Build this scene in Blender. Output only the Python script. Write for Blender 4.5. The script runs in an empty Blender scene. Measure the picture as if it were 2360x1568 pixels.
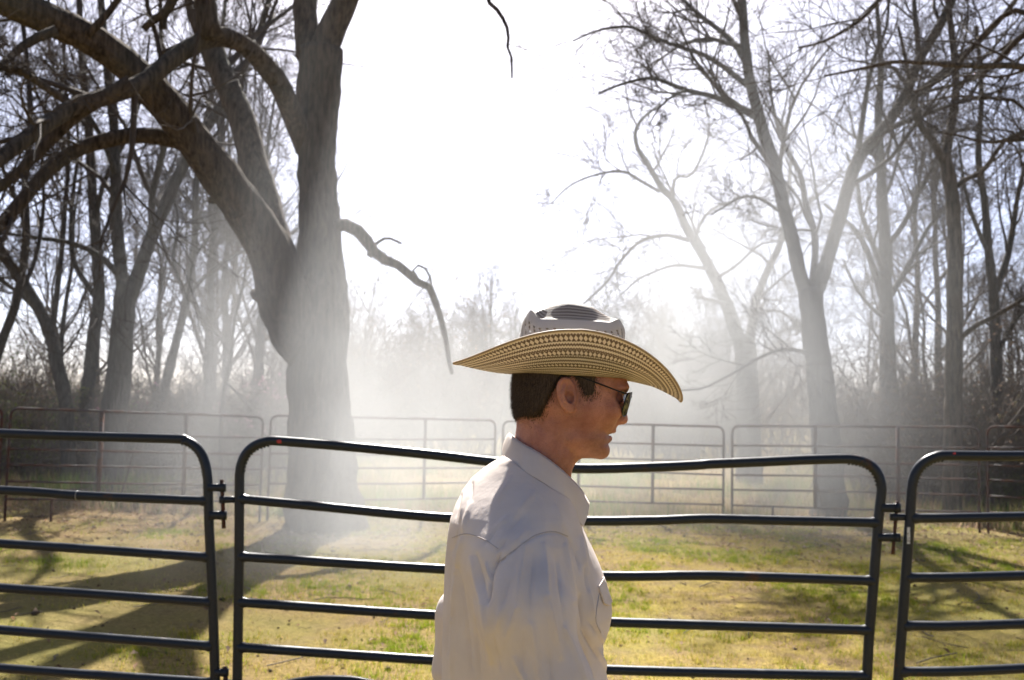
import bpy, math, random
import numpy as np
from mathutils import Vector, Matrix, noise as mnoise
from mathutils.bvhtree import BVHTree

# ------------------------------------------------------------------ camera, sky, sun, exposure
SC = bpy.context.scene
W0, H0, F0 = 2360.0, 1568.0, 2294.0            # traced picture size and focal length in its pixels
CAMZ = 1.72
PITCH = math.atan((940 - 784) / F0)
ROLL = 0.021
_r0 = np.array([1.0, 0, 0]); _u0 = np.array([0, -math.sin(PITCH), math.cos(PITCH)]); C_F = np.array([0, math.cos(PITCH), math.sin(PITCH)])
C_R = math.cos(ROLL) * _r0 + math.sin(ROLL) * _u0
C_U = -math.sin(ROLL) * _r0 + math.cos(ROLL) * _u0
CAM = np.array([0, 0, CAMZ])
camd = bpy.data.cameras.new('camera'); cam = bpy.data.objects.new('camera', camd); SC.collection.objects.link(cam)
cam.matrix_world = Matrix(((C_R[0], C_U[0], -C_F[0], 0), (C_R[1], C_U[1], -C_F[1], 0), (C_R[2], C_U[2], -C_F[2], CAMZ), (0, 0, 0, 1)))
camd.sensor_width = 36.0; camd.lens = 36.0 * F0 / W0; camd.clip_start = 0.05; camd.clip_end = 2000
camd.dof.use_dof = True; camd.dof.focus_distance = 1.85; camd.dof.aperture_fstop = 7.1
SC.camera = cam

SUN_EL = math.radians(45); SUN_AZ = -0.05          # azimuth from +Y, negative = left of the view
SUND = np.array([math.sin(SUN_AZ) * math.cos(SUN_EL), math.cos(SUN_AZ) * math.cos(SUN_EL), math.sin(SUN_EL)])
world = bpy.data.worlds.new('World'); SC.world = world; world.use_nodes = True
wn = world.node_tree.nodes; wl = world.node_tree.links
sky = wn.new('ShaderNodeTexSky'); sky.sky_type = 'NISHITA'; sky.sun_disc = False
sky.sun_elevation = SUN_EL; sky.sun_rotation = SUN_AZ
sky.air_density = 0.4; sky.dust_density = 1.7; sky.ozone_density = 0.8
wl.new(sky.outputs[0], wn['Background'].inputs[0]); wn['Background'].inputs[1].default_value = 0.07
sund = bpy.data.lights.new('sun', 'SUN'); sund.energy = 5.0; sund.angle = math.radians(0.53); sund.color = (1.0, 0.96, 0.90)
sun = bpy.data.objects.new('sun', sund); SC.collection.objects.link(sun)
sun.rotation_euler = Vector(-SUND).to_track_quat('-Z', 'Y').to_euler(); sun.location = Vector(SUND * 60)
SC.view_settings.view_transform = 'Standard'; SC.view_settings.look = 'None'
SC.view_settings.exposure = 1.75; SC.view_settings.gamma = 1.0; SC.view_settings.use_curve_mapping = False
SC.render.engine = 'CYCLES'
cy = SC.cycles
cy.max_bounces = 6; cy.diffuse_bounces = 3; cy.glossy_bounces = 2; cy.transmission_bounces = 4; cy.transparent_max_bounces = 8
cy.volume_bounces = 1; cy.volume_step_rate = 4.0; cy.volume_max_steps = 16
cy.use_denoising = True; cy.use_adaptive_sampling = True; cy.adaptive_threshold = 0.02
cy.sample_clamp_indirect = 6.0; cy.caustics_reflective = False; cy.caustics_refractive = False

# ------------------------------------------------------------------ helpers
RNG = np.random.default_rng(7); random.seed(7)
def at(px, py, D):
    """point at forward distance D (world Y) seen at picture position px, py"""
    d = C_F + C_R * ((px - W0 / 2) / F0) + C_U * ((H0 / 2 - py) / F0)
    return CAM + d * (D / d[1])
def proj(P):
    v = np.asarray(P) - CAM
    z = v @ C_F
    return np.stack([W0 / 2 + F0 * (v @ C_R) / z, H0 / 2 - F0 * (v @ C_U) / z], -1)
def ground_px(px, py):
    d = C_F + C_R * ((px - W0 / 2) / F0) + C_U * ((H0 / 2 - py) / F0)
    return CAM + d * (-CAMZ / d[2])
def smooth01(a, b, x):
    t = np.clip((x - a) / (b - a), 0, 1); return t * t * (3 - 2 * t)
def link(o, parent=None):
    SC.collection.objects.link(o)
    if parent is not None: o.parent = parent
    return o
def mesh_np(name, V, F, mat, parent=None, smooth=True, base=None, colors=None, uv=None):
    """V (n,3); F (m,3) or (m,4) array, or a list of such arrays"""
    V = np.asarray(V, dtype=np.float32)
    if base is not None: V = V - np.asarray(base, dtype=np.float32)
    Fs = F if isinstance(F, list) else [F]
    me = bpy.data.meshes.new(name)
    me.vertices.add(len(V)); me.vertices.foreach_set('co', V.ravel())
    loops = np.concatenate([np.asarray(f, dtype=np.int32).ravel() for f in Fs])
    sizes = np.concatenate([np.full(len(f), np.asarray(f).shape[1], dtype=np.int32) for f in Fs])
    starts = np.concatenate([[0], np.cumsum(sizes)[:-1]]).astype(np.int32)
    me.loops.add(len(loops)); me.loops.foreach_set('vertex_index', loops)
    me.polygons.add(len(sizes)); me.polygons.foreach_set('loop_start', starts); me.polygons.foreach_set('loop_total', sizes)
    if smooth: me.polygons.foreach_set('use_smooth', np.ones(len(sizes), dtype=bool))
    if colors is not None:
        ca = me.color_attributes.new('tint', 'FLOAT_COLOR', 'POINT')
        c4 = np.ones((len(V), 4), dtype=np.float32); c4[:, :3] = colors
        ca.data.foreach_set('color', c4.ravel())
    if uv is not None:
        ul = me.uv_layers.new(name='UVMap'); ul.data.foreach_set('uv', np.asarray(uv, dtype=np.float32)[loops].ravel())
    me.update(calc_edges=True); me.validate()
    if mat is not None: me.materials.append(mat)
    return link(bpy.data.objects.new(name, me), parent)
def tag(o, label=None, cat=None, group=None, kind=None):
    if label: o['label'] = label
    if cat: o['category'] = cat
    if group: o['group'] = group
    if kind: o['kind'] = kind
    return o
def empty(name, loc, label, cat, group=None):
    o = bpy.data.objects.new(name, None); o.empty_display_size = 0.1
    link(o); o.location = Vector(loc); return tag(o, label, cat, group)
class MB:
    """collects pieces of one part"""
    def __init__(s): s.V = []; s.Q = []; s.T = []; s.n = 0
    def add(s, V, Q=None, T=None):
        if Q is not None and len(Q): s.Q.append(np.asarray(Q) + s.n)
        if T is not None and len(T): s.T.append(np.asarray(T) + s.n)
        s.V.append(np.asarray(V, dtype=float)); s.n += len(V); return s
    def build(s, name, mat, parent=None, base=None, smooth=True):
        F = ([np.concatenate(s.Q)] if s.Q else []) + ([np.concatenate(s.T)] if s.T else [])
        return mesh_np(name, np.concatenate(s.V), F, mat, parent, smooth, base)
def tubes(P, R, n=3):
    """many tubes at once: P (N,K,3), R (N,K) -> verts, quads"""
    P = np.asarray(P, float); R = np.asarray(R, float); N, K = R.shape
    t = np.gradient(P, axis=1); t /= np.linalg.norm(t, axis=2, keepdims=True) + 1e-9
    a = np.cross(t, np.array([0.34, 0.83, 0.44])); a /= np.linalg.norm(a, axis=2, keepdims=True) + 1e-9
    b = np.cross(t, a)
    ang = np.arange(n) * 2 * math.pi / n
    V = P[:, :, None, :] + R[:, :, None, None] * (np.cos(ang)[None, None, :, None] * a[:, :, None, :] + np.sin(ang)[None, None, :, None] * b[:, :, None, :])
    idx = np.arange(N * K * n).reshape(N, K, n)
    q = np.stack([idx[:, :-1, :], np.roll(idx, -1, 2)[:, :-1, :], np.roll(idx, -1, 2)[:, 1:, :], idx[:, 1:, :]], -1)
    return V.reshape(-1, 3), q.reshape(-1, 4)
def resample(pts, n):
    """Catmull-Rom through pts (k,d) at n points even in arc length"""
    p = np.asarray(pts, float)
    if len(p) == 2:
        return p[0] + (p[1] - p[0]) * np.linspace(0, 1, n)[:, None]
    e = np.concatenate([[2 * p[0] - p[1]], p, [2 * p[-1] - p[-2]]])
    out = []
    for i in range(len(p) - 1):
        t = np.linspace(0, 1, 16, endpoint=False)[:, None]
        a, b, c, d = e[i], e[i + 1], e[i + 2], e[i + 3]
        out.append(0.5 * ((2 * b) + (-a + c) * t + (2 * a - 5 * b + 4 * c - d) * t**2 + (-a + 3 * b - 3 * c + d) * t**3))
    out = np.concatenate(out + [p[-1:]])
    s = np.concatenate([[0], np.cumsum(np.linalg.norm(np.diff(out[:, :3], axis=0), axis=1))])
    u = np.linspace(0, s[-1], n)
    return np.stack([np.interp(u, s, out[:, k]) for k in range(out.shape[1])], -1)
def sweep(P, R, n=12, bump=0.0, bscale=3.0, cap=True, seed=0.0, furrow=0.0):
    """one tube with carried frames and bumpy skin"""
    P = np.asarray(P, float); K = len(P); R = np.broadcast_to(np.asarray(R, float), (K,))
    t = np.gradient(P, axis=0); t /= np.linalg.norm(t, axis=1, keepdims=True) + 1e-12
    a = np.cross(t[0], [0.3, 0.9, 0.2]); a /= np.linalg.norm(a)
    ang = np.arange(n) * 2 * math.pi / n
    V = np.zeros((K, n, 3))
    for i in range(K):
        a = a - t[i] * (a @ t[i]); a /= np.linalg.norm(a); b = np.cross(t[i], a)
        d = np.cos(ang)[:, None] * a + np.sin(ang)[:, None] * b
        r = np.full(n, R[i])
        if bump:
            for k in range(n):
                q = P[i] + d[k] * R[i]
                r[k] *= 1 + bump * (1 + (2.6 * math.exp(-max(q[2], 0) / 0.45) if R[i] > 0.25 else 0)) * (mnoise.noise(Vector(q * bscale + seed)) + 0.5 * mnoise.noise(Vector(q * bscale * 3.1 + seed)))
        if furrow:
            kk = 4.0 + R[i] * 14.0
            for k in range(n):
                r[k] += furrow * (abs(mnoise.noise(Vector((math.cos(ang[k]) * kk, math.sin(ang[k]) * kk, i * 0.22 + seed)))) * 2 - 0.5)
        V[i] = P[i] + d * r[:, None]
    idx = np.arange(K * n).reshape(K, n)
    Q = np.stack([idx[:-1], np.roll(idx, -1, 1)[:-1], np.roll(idx, -1, 1)[1:], idx[1:]], -1).reshape(-1, 4)
    V = V.reshape(-1, 3); T = None
    if cap:
        V = np.concatenate([V, P[:1], P[-1:]]); c0, c1 = K * n, K * n + 1
        i0 = idx[0]; i1 = idx[-1]
        T = np.concatenate([np.stack([np.full(n, c0), np.roll(i0, -1), i0], -1), np.stack([np.full(n, c1), i1, np.roll(i1, -1)], -1)])
    return V, Q, T
def box_np(c, ax, ay, az):
    """box at c with half-axis vectors"""
    c, ax, ay, az = map(lambda v: np.asarray(v, float), (c, ax, ay, az))
    V = np.array([c + i * ax + j * ay + k * az for i in (-1, 1) for j in (-1, 1) for k in (-1, 1)])
    Q = np.array([[0, 1, 3, 2], [4, 6, 7, 5], [0, 4, 5, 1], [2, 3, 7, 6], [0, 2, 6, 4], [1, 5, 7, 3]])
    return V, Q

# ------------------------------------------------------------------ materials
class NT:
    def __init__(s, name):
        s.m = bpy.data.materials.new(name); s.m.use_nodes = True; s.t = s.m.node_tree; s.n = s.t.nodes; s.l = s.t.links
        s.n.clear(); s.out = s.n.new('ShaderNodeOutputMaterial')
    def node(s, typ, **kw):
        nd = s.n.new(typ)
        for k, v in kw.items(): setattr(nd, k, v)
        return nd
    def put(s, sock, v):
        if hasattr(v, 'is_linked') or isinstance(v, bpy.types.NodeSocket): s.l.new(v, sock)
        else: sock.default_value = v
    def math(s, op, a, b=0.0, c=None):
        nd = s.node('ShaderNodeMath', operation=op); s.put(nd.inputs[0], a); s.put(nd.inputs[1], b)
        if c is not None: s.put(nd.inputs[2], c)
        return nd.outputs[0]
    def vmath(s, op, a, b):
        nd = s.node('ShaderNodeVectorMath', operation=op); s.put(nd.inputs[0], a); s.put(nd.inputs[1], b)
        return nd.outputs[1] if op in ('DOT_PRODUCT', 'LENGTH') else nd.outputs[0]
    def coord(s, which='Object'): return s.node('ShaderNodeTexCoord').outputs[which]
    def mapping(s, v, scale=(1, 1, 1), loc=(0, 0, 0)):
        nd = s.node('ShaderNodeMapping'); s.put(nd.inputs['Vector'], v); nd.inputs['Scale'].default_value = scale; nd.inputs['Location'].default_value = loc
        return nd.outputs[0]
    def noise(s, v, scale, detail=4, rough=0.55):
        nd = s.node('ShaderNodeTexNoise'); s.put(nd.inputs['Vector'], v); nd.inputs['Scale'].default_value = scale
        nd.inputs['Detail'].default_value = detail; nd.inputs['Roughness'].default_value = rough
        return nd.outputs[0]
    def ramp(s, f, stops):
        nd = s.node('ShaderNodeValToRGB'); s.put(nd.inputs[0], f); e = nd.color_ramp.elements
        while len(e) < len(stops): e.new(0.5)
        for i, (p, c) in enumerate(stops):
            e[i].position = p; e[i].color = (c[0], c[1], c[2], 1) if not isinstance(c, float) else (c, c, c, 1)
        return nd.outputs[0]
    def mix(s, f, a, b, blend='MIX'):
        nd = s.node('ShaderNodeMix', data_type='RGBA', blend_type=blend)
        s.put(nd.inputs[0], f)
        s.put(nd.inputs[6], a if not isinstance(a, tuple) else (*a, 1)); s.put(nd.inputs[7], b if not isinstance(b, tuple) else (*b, 1))
        return nd.outputs[2]
    def bump(s, h, strength=0.3, dist=0.01):
        nd = s.node('ShaderNodeBump'); s.put(nd.inputs['Height'], h); nd.inputs['Strength'].default_value = strength; nd.inputs['Distance'].default_value = dist
        return nd.outputs[0]
    def principled(s, col, rough=0.6, normal=None, metallic=0.0, **kw):
        nd = s.node('ShaderNodeBsdfPrincipled')
        s.put(nd.inputs['Base Color'], col if not isinstance(col, tuple) else (*col, 1)); s.put(nd.inputs['Roughness'], rough); s.put(nd.inputs['Metallic'], metallic)
        if normal is not None: s.l.new(normal, nd.inputs['Normal'])
        for k, v in kw.items(): s.put(nd.inputs[k], v)
        return nd.outputs[0]
    def surf(s, sh): s.l.new(sh, s.out.inputs[0]); return s.m
    def translucent(s, sh, col, fac):
        t = s.node('ShaderNodeBsdfTranslucent'); s.put(t.inputs[0], col if not isinstance(col, tuple) else (*col, 1))
        mx = s.node('ShaderNodeMixShader'); s.put(mx.inputs[0], fac); s.l.new(sh, mx.inputs[1]); s.l.new(t.outputs[0], mx.inputs[2]); return mx.outputs[0]

def mat_bark(name, dark, light, scale=1.0):
    m = NT(name); c = m.coord('Object')
    v = m.mapping(c, (9 * scale, 9 * scale, 1.6 * scale))
    n1 = m.noise(v, 2.2, 6, 0.65); n2 = m.noise(c, 0.9, 3)
    col = m.mix(m.ramp(n1, [(0.35, dark), (0.62, light)]), dark, light)
    col = m.ramp(n1, [(0.34, dark), (0.66, light)])
    col = m.mix(m.ramp(n2, [(0.45, 0.0), (0.75, 0.45)]), col, (0.10, 0.105, 0.085))
    return m.surf(m.principled(col, 0.95, m.bump(n1, 0.9, 0.04), **{'Specular IOR Level': 0.15}))
M = {}
M['bark'] = mat_bark('bark_oak', (0.024, 0.017, 0.013), (0.125, 0.094, 0.070))
M['bark_grey'] = mat_bark('bark_grey', (0.032, 0.027, 0.024), (0.095, 0.083, 0.073), 1.4)
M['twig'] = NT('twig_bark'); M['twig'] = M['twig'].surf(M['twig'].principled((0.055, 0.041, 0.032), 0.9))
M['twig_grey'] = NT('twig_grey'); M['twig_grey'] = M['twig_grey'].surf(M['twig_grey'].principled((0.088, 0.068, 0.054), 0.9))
def mat_tint(name, trans=0.45, rough=0.8):
    m = NT(name); a = m.node('ShaderNodeAttribute', attribute_name='tint').outputs[0]
    return m.surf(m.translucent(m.principled(a, rough, **{'Specular IOR Level': 0.12}), a, trans))
M['blade'] = mat_tint('grass_blade', 0.5); M['leaf'] = mat_tint('dry_leaf', 0.3)
M['blossom'] = mat_tint('blossom', 0.4)
def mat_ground():
    m = NT('ground_soil'); c = m.coord('Object')
    big = m.noise(c, 0.35, 4); mid = m.noise(c, 2.3, 5, 0.65); fine = m.noise(c, 28, 4, 0.7); vf = m.noise(c, 90, 2)
    dirt = m.ramp(fine, [(0.3, (0.085, 0.056, 0.027)), (0.7, (0.27, 0.185, 0.085))])
    straw = m.ramp(fine, [(0.3, (0.12, 0.085, 0.025)), (0.7, (0.33, 0.25, 0.06))])
    green = m.ramp(vf, [(0.3, (0.10, 0.105, 0.02)), (0.7, (0.23, 0.225, 0.045))])
    col = m.mix(m.ramp(mid, [(0.40, 0.0), (0.58, 1.0)]), dirt, straw)
    sx = m.node('ShaderNodeSeparateXYZ'); m.l.new(c, sx.inputs[0]); bare = m.math('ADD', m.math('MULTIPLY', m.math('ABSOLUTE', m.math('SUBTRACT', sx.outputs[0], 1.9)), 0.17), m.math('MULTIPLY', m.math('SUBTRACT', mid, 0.5), 1.6))
    col = m.mix(m.ramp(bare, [(0.35, 0.0), (0.95, 0.85)]), col, dirt)
    col = m.mix(m.ramp(big, [(0.45, 0.0), (0.62, 0.55)]), col, green)
    h = m.math('ADD', m.math('MULTIPLY', fine, 0.6), m.math('MULTIPLY', mid, 1.0))
    return m.surf(m.principled(col, 0.95, m.bump(h, 0.8, 0.05), **{'Specular IOR Level': 0.08}))
M['ground'] = mat_ground()
def mat_paint(name, base, rust, amount, rough=0.42):
    m = NT(name); c = m.coord('Object')
    n = m.noise(c, 6, 6, 0.7); n2 = m.noise(c, 60, 3, 0.6)
    f = m.ramp(n, [(amount, 0.0), (amount + 0.08, 1.0)])
    col = m.mix(f, m.mix(n2, base, tuple(min(1, b * 1.7) for b in base)), m.mix(n2, rust, tuple(r * 0.5 for r in rust)))
    dust = m.ramp(m.noise(c, 17, 5, 0.75), [(0.52, 0.0), (0.78, 0.55)]); col = m.mix(dust, col, (0.036, 0.033, 0.030))
    r = m.math('ADD', m.math('MULTIPLY', m.math('MAXIMUM', f, dust), 0.35), rough)
    return m.surf(m.principled(col, r, m.bump(n2, 0.15, 0.002), **{'Specular IOR Level': 0.3}))
M['paint'] = mat_paint('dark_paint', (0.012, 0.0145, 0.019), (0.085, 0.04, 0.022), 0.64, 0.34)
M['rustpipe'] = mat_paint('rusty_pipe', (0.05, 0.034, 0.032), (0.13, 0.055, 0.035), 0.45, 0.6)
M['pin'] = mat_paint('rusty_pin', (0.05, 0.025, 0.018), (0.12, 0.045, 0.025), 0.5, 0.7)
M['redmark'] = NT('red_mark'); M['redmark'] = M['redmark'].surf(M['redmark'].principled((0.45, 0.03, 0.03), 0.5))
M['sticker'] = NT('sticker')
_m = M['sticker']; M['sticker'] = _m.surf(_m.principled(_m.ramp(_m.noise(_m.coord('Object'), 120, 3), [(0.45, (0.6, 0.6, 0.58)), (0.6, (0.25, 0.22, 0.2))]), 0.5))

# ------------------------------------------------------------------ the ground
def gz(x, y):
    x = np.asarray(x, float); y = np.asarray(y, float)
    h = 0.02 * np.sin(x * 0.9 + 1.3 * np.sin(y * 0.5)) + 0.018 * np.sin(y * 1.3 + x * 0.4) + 0.008 * np.sin(x * 3.7 + y * 2.9)
    far = smooth01(15.5, 40, np.hypot(x, y))
    return h + far * (0.25 * np.sin(x * 0.11 + 0.7) + 0.2 * np.sin(y * 0.13 + x * 0.05)) * 0.8
def build_ground():
    def axis(lo, hi, near, step, far):
        a = list(np.arange(-near, near + 1e-6, step)); s = step
        v = near
        while v < far: s *= 1.35; v += s; a.append(v); a.insert(0, -v)
        return np.array(a)
    xs = axis(0, 0, 14, 0.2, 420); ys = axis(0, 0, 20, 0.2, 420)
    X, Y = np.meshgrid(xs, ys, indexing='ij'); Z = gz(X, Y)
    V = np.stack([X, Y, Z], -1).reshape(-1, 3); idx = np.arange(len(V)).reshape(X.shape)
    Q = np.stack([idx[:-1, :-1], idx[1:, :-1], idx[1:, 1:], idx[:-1, 1:]], -1).reshape(-1, 4)
    o = mesh_np('ground', V, Q, M['ground']); tag(o, kind='structure')
build_ground()

def pnoise(x, y, s, seed=0.0):
    return np.array([mnoise.noise(Vector((a * s + seed, b * s - seed, seed))) for a, b in zip(x, y)])
def blades(name, n, region, hmin, hmax, wmin, wmax, palette, patch, label, seed, thr=-0.2, lean=0.7):
    """short single-triangle blades; region(rng,n)->x,y"""
    rng = np.random.default_rng(seed)
    x, y = region(rng, n)
    m_ = int(n * 0.62); cl = rng.integers(m_, n, max(1, m_ // 26)); pk = cl[rng.integers(0, len(cl), m_)]; sg = 0.028 if name == 'short_grass' else 0.10
    x[:m_] = x[pk] + rng.normal(0, sg, m_); y[:m_] = y[pk] + rng.normal(0, sg, m_)
    # patch noise on a coarse lookup
    gx = np.linspace(x.min(), x.max(), 140); gy = np.linspace(y.min(), y.max(), 140)
    G = np.array([[mnoise.noise(Vector((a * patch, b * patch, seed))) + 0.5 * mnoise.noise(Vector((a * patch * 3, b * patch * 3, seed + 5))) for b in gy] for a in gx])
    ix = np.clip(((x - gx[0]) / (gx[-1] - gx[0]) * 139), 0, 138.99); iy = np.clip((y - gy[0]) / (gy[-1] - gy[0]) * 139, 0, 138.99)
    i0 = ix.astype(int); j0 = iy.astype(int); fx = ix - i0; fy = iy - j0
    g = G[i0, j0] * (1 - fx) * (1 - fy) + G[i0 + 1, j0] * fx * (1 - fy) + G[i0, j0 + 1] * (1 - fx) * fy + G[i0 + 1, j0 + 1] * fx * fy
    keep = g + rng.normal(0, 0.25, len(x)) - (0.13 * np.maximum(np.abs(x - 1.9) - 2.2, 0) if name == 'short_grass' else 0) > thr
    x, y, g = x[keep], y[keep], g[keep]; n = len(x)
    h = rng.uniform(hmin, hmax, n) * (0.7 + 0.6 * np.clip(g + 0.3, 0, 1)); w = rng.uniform(wmin, wmax, n)
    a = rng.uniform(0, 2 * math.pi, n); b = rng.uniform(0, 2 * math.pi, n); l = h * rng.uniform(0.1, lean, n)
    z = gz(x, y) - 0.004
    P0 = np.stack([x - np.cos(a) * w, y - np.sin(a) * w, z], -1); P1 = np.stack([x + np.cos(a) * w, y + np.sin(a) * w, z], -1)
    P2 = np.stack([x + np.cos(b) * l, y + np.sin(b) * l, z + h], -1)
    V = np.stack([P0, P1, P2], 1).reshape(-1, 3); T = np.arange(3 * n).reshape(-1, 3)
    pal = np.array(palette); pick = 0.07 + rng.random(n) * 0.75 + np.clip(g * 0.9, -0.4, 0.6)
    k = np.clip((pick * len(pal)).astype(int), 0, len(pal) - 1)
    col = pal[k] * rng.uniform(0.75, 1.25, (n, 1)); col = np.repeat(col, 3, 0)
    o = mesh_np(name, V, T, M['blade'], smooth=False, colors=col)
    return tag(o, label, 'grass', kind='stuff')
def reg_pen(rng, n):
    D = 5.0 + 10.6 * rng.random(n) ** 0.8; x = rng.uniform(-1, 1, n) * (0.56 * D + 1.5); return x, D
def reg_beyond(rng, n):
    D = 15.4 + 16 * rng.random(n) ** 1.3; x = rng.uniform(-1, 1, n) * (0.56 * D + 2); return x, D
STRAW = [(0.37, 0.27, 0.10), (0.35, 0.27, 0.07), (0.32, 0.27, 0.045), (0.27, 0.265, 0.03), (0.21, 0.24, 0.02), (0.16, 0.215, 0.018)]
blades('short_grass', 330000, reg_pen, 0.012, 0.060, 0.002, 0.0042, STRAW, 0.8, 'short patchy grass and straw on the ground inside the pen', 11)
WEED = [(0.28, 0.19, 0.125), (0.34, 0.24, 0.15), (0.30, 0.21, 0.13), (0.27, 0.21, 0.10), (0.20, 0.21, 0.08), (0.14, 0.19, 0.045), (0.12, 0.19, 0.035)]
blades('dry_weeds', 130000, reg_beyond, 0.10, 0.42, 0.003, 0.009, WEED, 0.35, 'tall dry weeds and green grass beyond the far fence', 12, thr=-0.1, lean=0.5)
def leaf_litter():
    rng = np.random.default_rng(21); n = 13000
    D = np.concatenate([rng.uniform(5.5, 15, n // 16), 15.6 + rng.normal(0, 1.9, n - n // 16)]); D = np.clip(D, 5.5, 30)
    x = rng.uniform(-1, 1, n) * (0.56 * D + 1.5); z = gz(x, D) + rng.uniform(0.004, 0.03, n)
    s = rng.uniform(0.012, 0.034, n); a = rng.uniform(0, 6.28, n)
    u = np.stack([np.cos(a), np.sin(a), rng.normal(0, 0.35, n)], -1); v = np.stack([-np.sin(a), np.cos(a), rng.normal(0, 0.35, n)], -1)
    c = np.stack([x, D, z], -1); k = np.array([0, 0, 1.0]) * s[:, None] * 0.35
    V = np.stack([c - u * s[:, None], c - v * s[:, None] * 0.5 + k, c + u * s[:, None], c + v * s[:, None] * 0.5 + k], 1)
    V[:, :, 2] = np.maximum(V[:, :, 2], gz(V[:, :, 0], V[:, :, 1]) + 0.002)
    pal = np.array([(0.22, 0.13, 0.08), (0.30, 0.19, 0.12), (0.17, 0.10, 0.07), (0.36, 0.25, 0.19), (0.12, 0.08, 0.055)])
    col = np.repeat(pal[rng.integers(0, 5, n)] * rng.uniform(0.7, 1.3, (n, 1)), 4, 0)
    idx = np.arange(4 * n).reshape(-1, 4)
    o = mesh_np('leaf_litter', V.reshape(-1, 3), np.concatenate([idx[:, [0, 1, 2]], idx[:, [0, 2, 3]]]), M['leaf'], smooth=False, colors=col)
    tag(o, 'fallen brown leaves scattered over the ground', 'leaves', kind='stuff')
leaf_litter()
def clods():
    rng = np.random.default_rng(91); n = 500
    D = 5.5 + 10 * rng.random(n) ** 0.9; x = rng.uniform(-1, 1, n) * (0.56 * D + 1); r = rng.gamma(2.0, 0.004, n) + 0.005
    o = np.array([[1, 0, 0], [-1, 0, 0], [0, 1, 0], [0, -1, 0], [0, 0, 1], [0, 0, -1]], float)
    V = o[None] * (r[:, None, None] * rng.uniform(0.6, 1.3, (n, 6, 1))) + rng.normal(0, 0.15, (n, 6, 3)) * r[:, None, None]; V[:, :, 2] *= 0.7
    V += np.stack([x, D, gz(x, D) + r * 0.35], -1)[:, None]
    T = np.array([[0, 2, 4], [2, 1, 4], [1, 3, 4], [3, 0, 4], [2, 0, 5], [1, 2, 5], [3, 1, 5], [0, 3, 5]]); F = (T[None] + 6 * np.arange(n)[:, None, None]).reshape(-1, 3)
    col = np.repeat(np.array([(0.13, 0.09, 0.06)]) * rng.uniform(0.5, 1.5, (n, 1)), 6, 0)
    tag(mesh_np('dirt_clods', V.reshape(-1, 3), F, M['leaf'], smooth=False, colors=col), 'small dark dirt clods scattered over the grass', 'clods', kind='stuff')
    n = 420; D = np.where(rng.random(n) < 0.6, rng.normal(14.2, 1.5, n), 5.5 + 9 * rng.random(n)); D = np.clip(D, 5.5, 20); x = rng.uniform(-1, 1, n) * (0.56 * D + 1); a = rng.uniform(0, 6.28, n); L = rng.uniform(0.08, 0.5, n)
    t = np.linspace(-0.5, 0.5, 4); P = np.stack([x[:, None] + np.cos(a)[:, None] * t * L[:, None], D[:, None] + np.sin(a)[:, None] * t * L[:, None], np.zeros((n, 4))], -1); P[:, :, :2] += rng.normal(0, 0.012, (n, 4, 2))
    P[:, :, 2] = gz(P[:, :, 0], P[:, :, 1]) + rng.uniform(0.008, 0.03, (n, 4)); V, Q = tubes(P, np.repeat(rng.uniform(0.002, 0.006, n)[:, None], 4, 1), 4)
    tag(mesh_np('fallen_twigs', V, Q, M['twig_grey']), 'thin fallen twigs lying on the grass of the pen', 'twigs', kind='stuff')
clods()

# ------------------------------------------------------------------ trees
def spawn(P, R, n, ang=(25, 60), lf=(0.35, 0.7), rf=0.6, K=6, rng=RNG, tmin=0.15, up=0.10, wig=0.16, rmin=0.004, lmax=9.0, tip=0.25):
    """children of many branches: P (N,Kp,3), R (N,Kp)"""
    N, Kp, _ = P.shape
    seg = np.linalg.norm(np.diff(P, axis=1), axis=2); L = seg.sum(1)
    par = np.repeat(np.arange(N), n); m = len(par)
    t = tmin + (1 - tmin) * rng.random(m) ** 1.15
    f = t * (Kp - 1); i = np.minimum(f.astype(int), Kp - 2); fr = (f - i)[:, None]
    p0 = P[par, i] * (1 - fr) + P[par, i + 1] * fr
    d = P[par, i + 1] - P[par, i]; d /= np.linalg.norm(d, axis=1, keepdims=True) + 1e-9
    r = (R[par, i] * (1 - fr[:, 0]) + R[par, i + 1] * fr[:, 0])
    q = rng.normal(size=(m, 3)); q -= d * (q * d).sum(1, keepdims=True); q /= np.linalg.norm(q, axis=1, keepdims=True) + 1e-9
    a = np.radians(rng.uniform(ang[0], ang[1], m))[:, None]
    d = d * np.cos(a) + q * np.sin(a)
    ln = np.minimum(L[par] * rng.uniform(lf[0], lf[1], m) * (1.15 - 0.6 * t), lmax)
    r0 = np.maximum(np.minimum(np.minimum(r * rf * rng.uniform(0.7, 1.1, m), r * 0.95), 0.020 * ln), rmin)
    out = np.zeros((m, K, 3)); out[:, 0] = p0
    st = (ln / (K - 1))[:, None]
    for k in range(1, K):
        d = d + rng.normal(0, wig, (m, 3)) + np.array([0, 0, up]); d /= np.linalg.norm(d, axis=1, keepdims=True)
        out[:, k] = out[:, k - 1] + d * st
    rr = r0[:, None] * (1 - (1 - tip) * np.linspace(0, 1, K)[None, :])
    return out, np.maximum(rr, rmin * 0.7)
def stack_limbs(limbs, K=10):
    P = np.stack([resample(np.column_stack([p, r]), K) for p, r in limbs]); return P[:, :, :3], P[:, :, 3]
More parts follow.
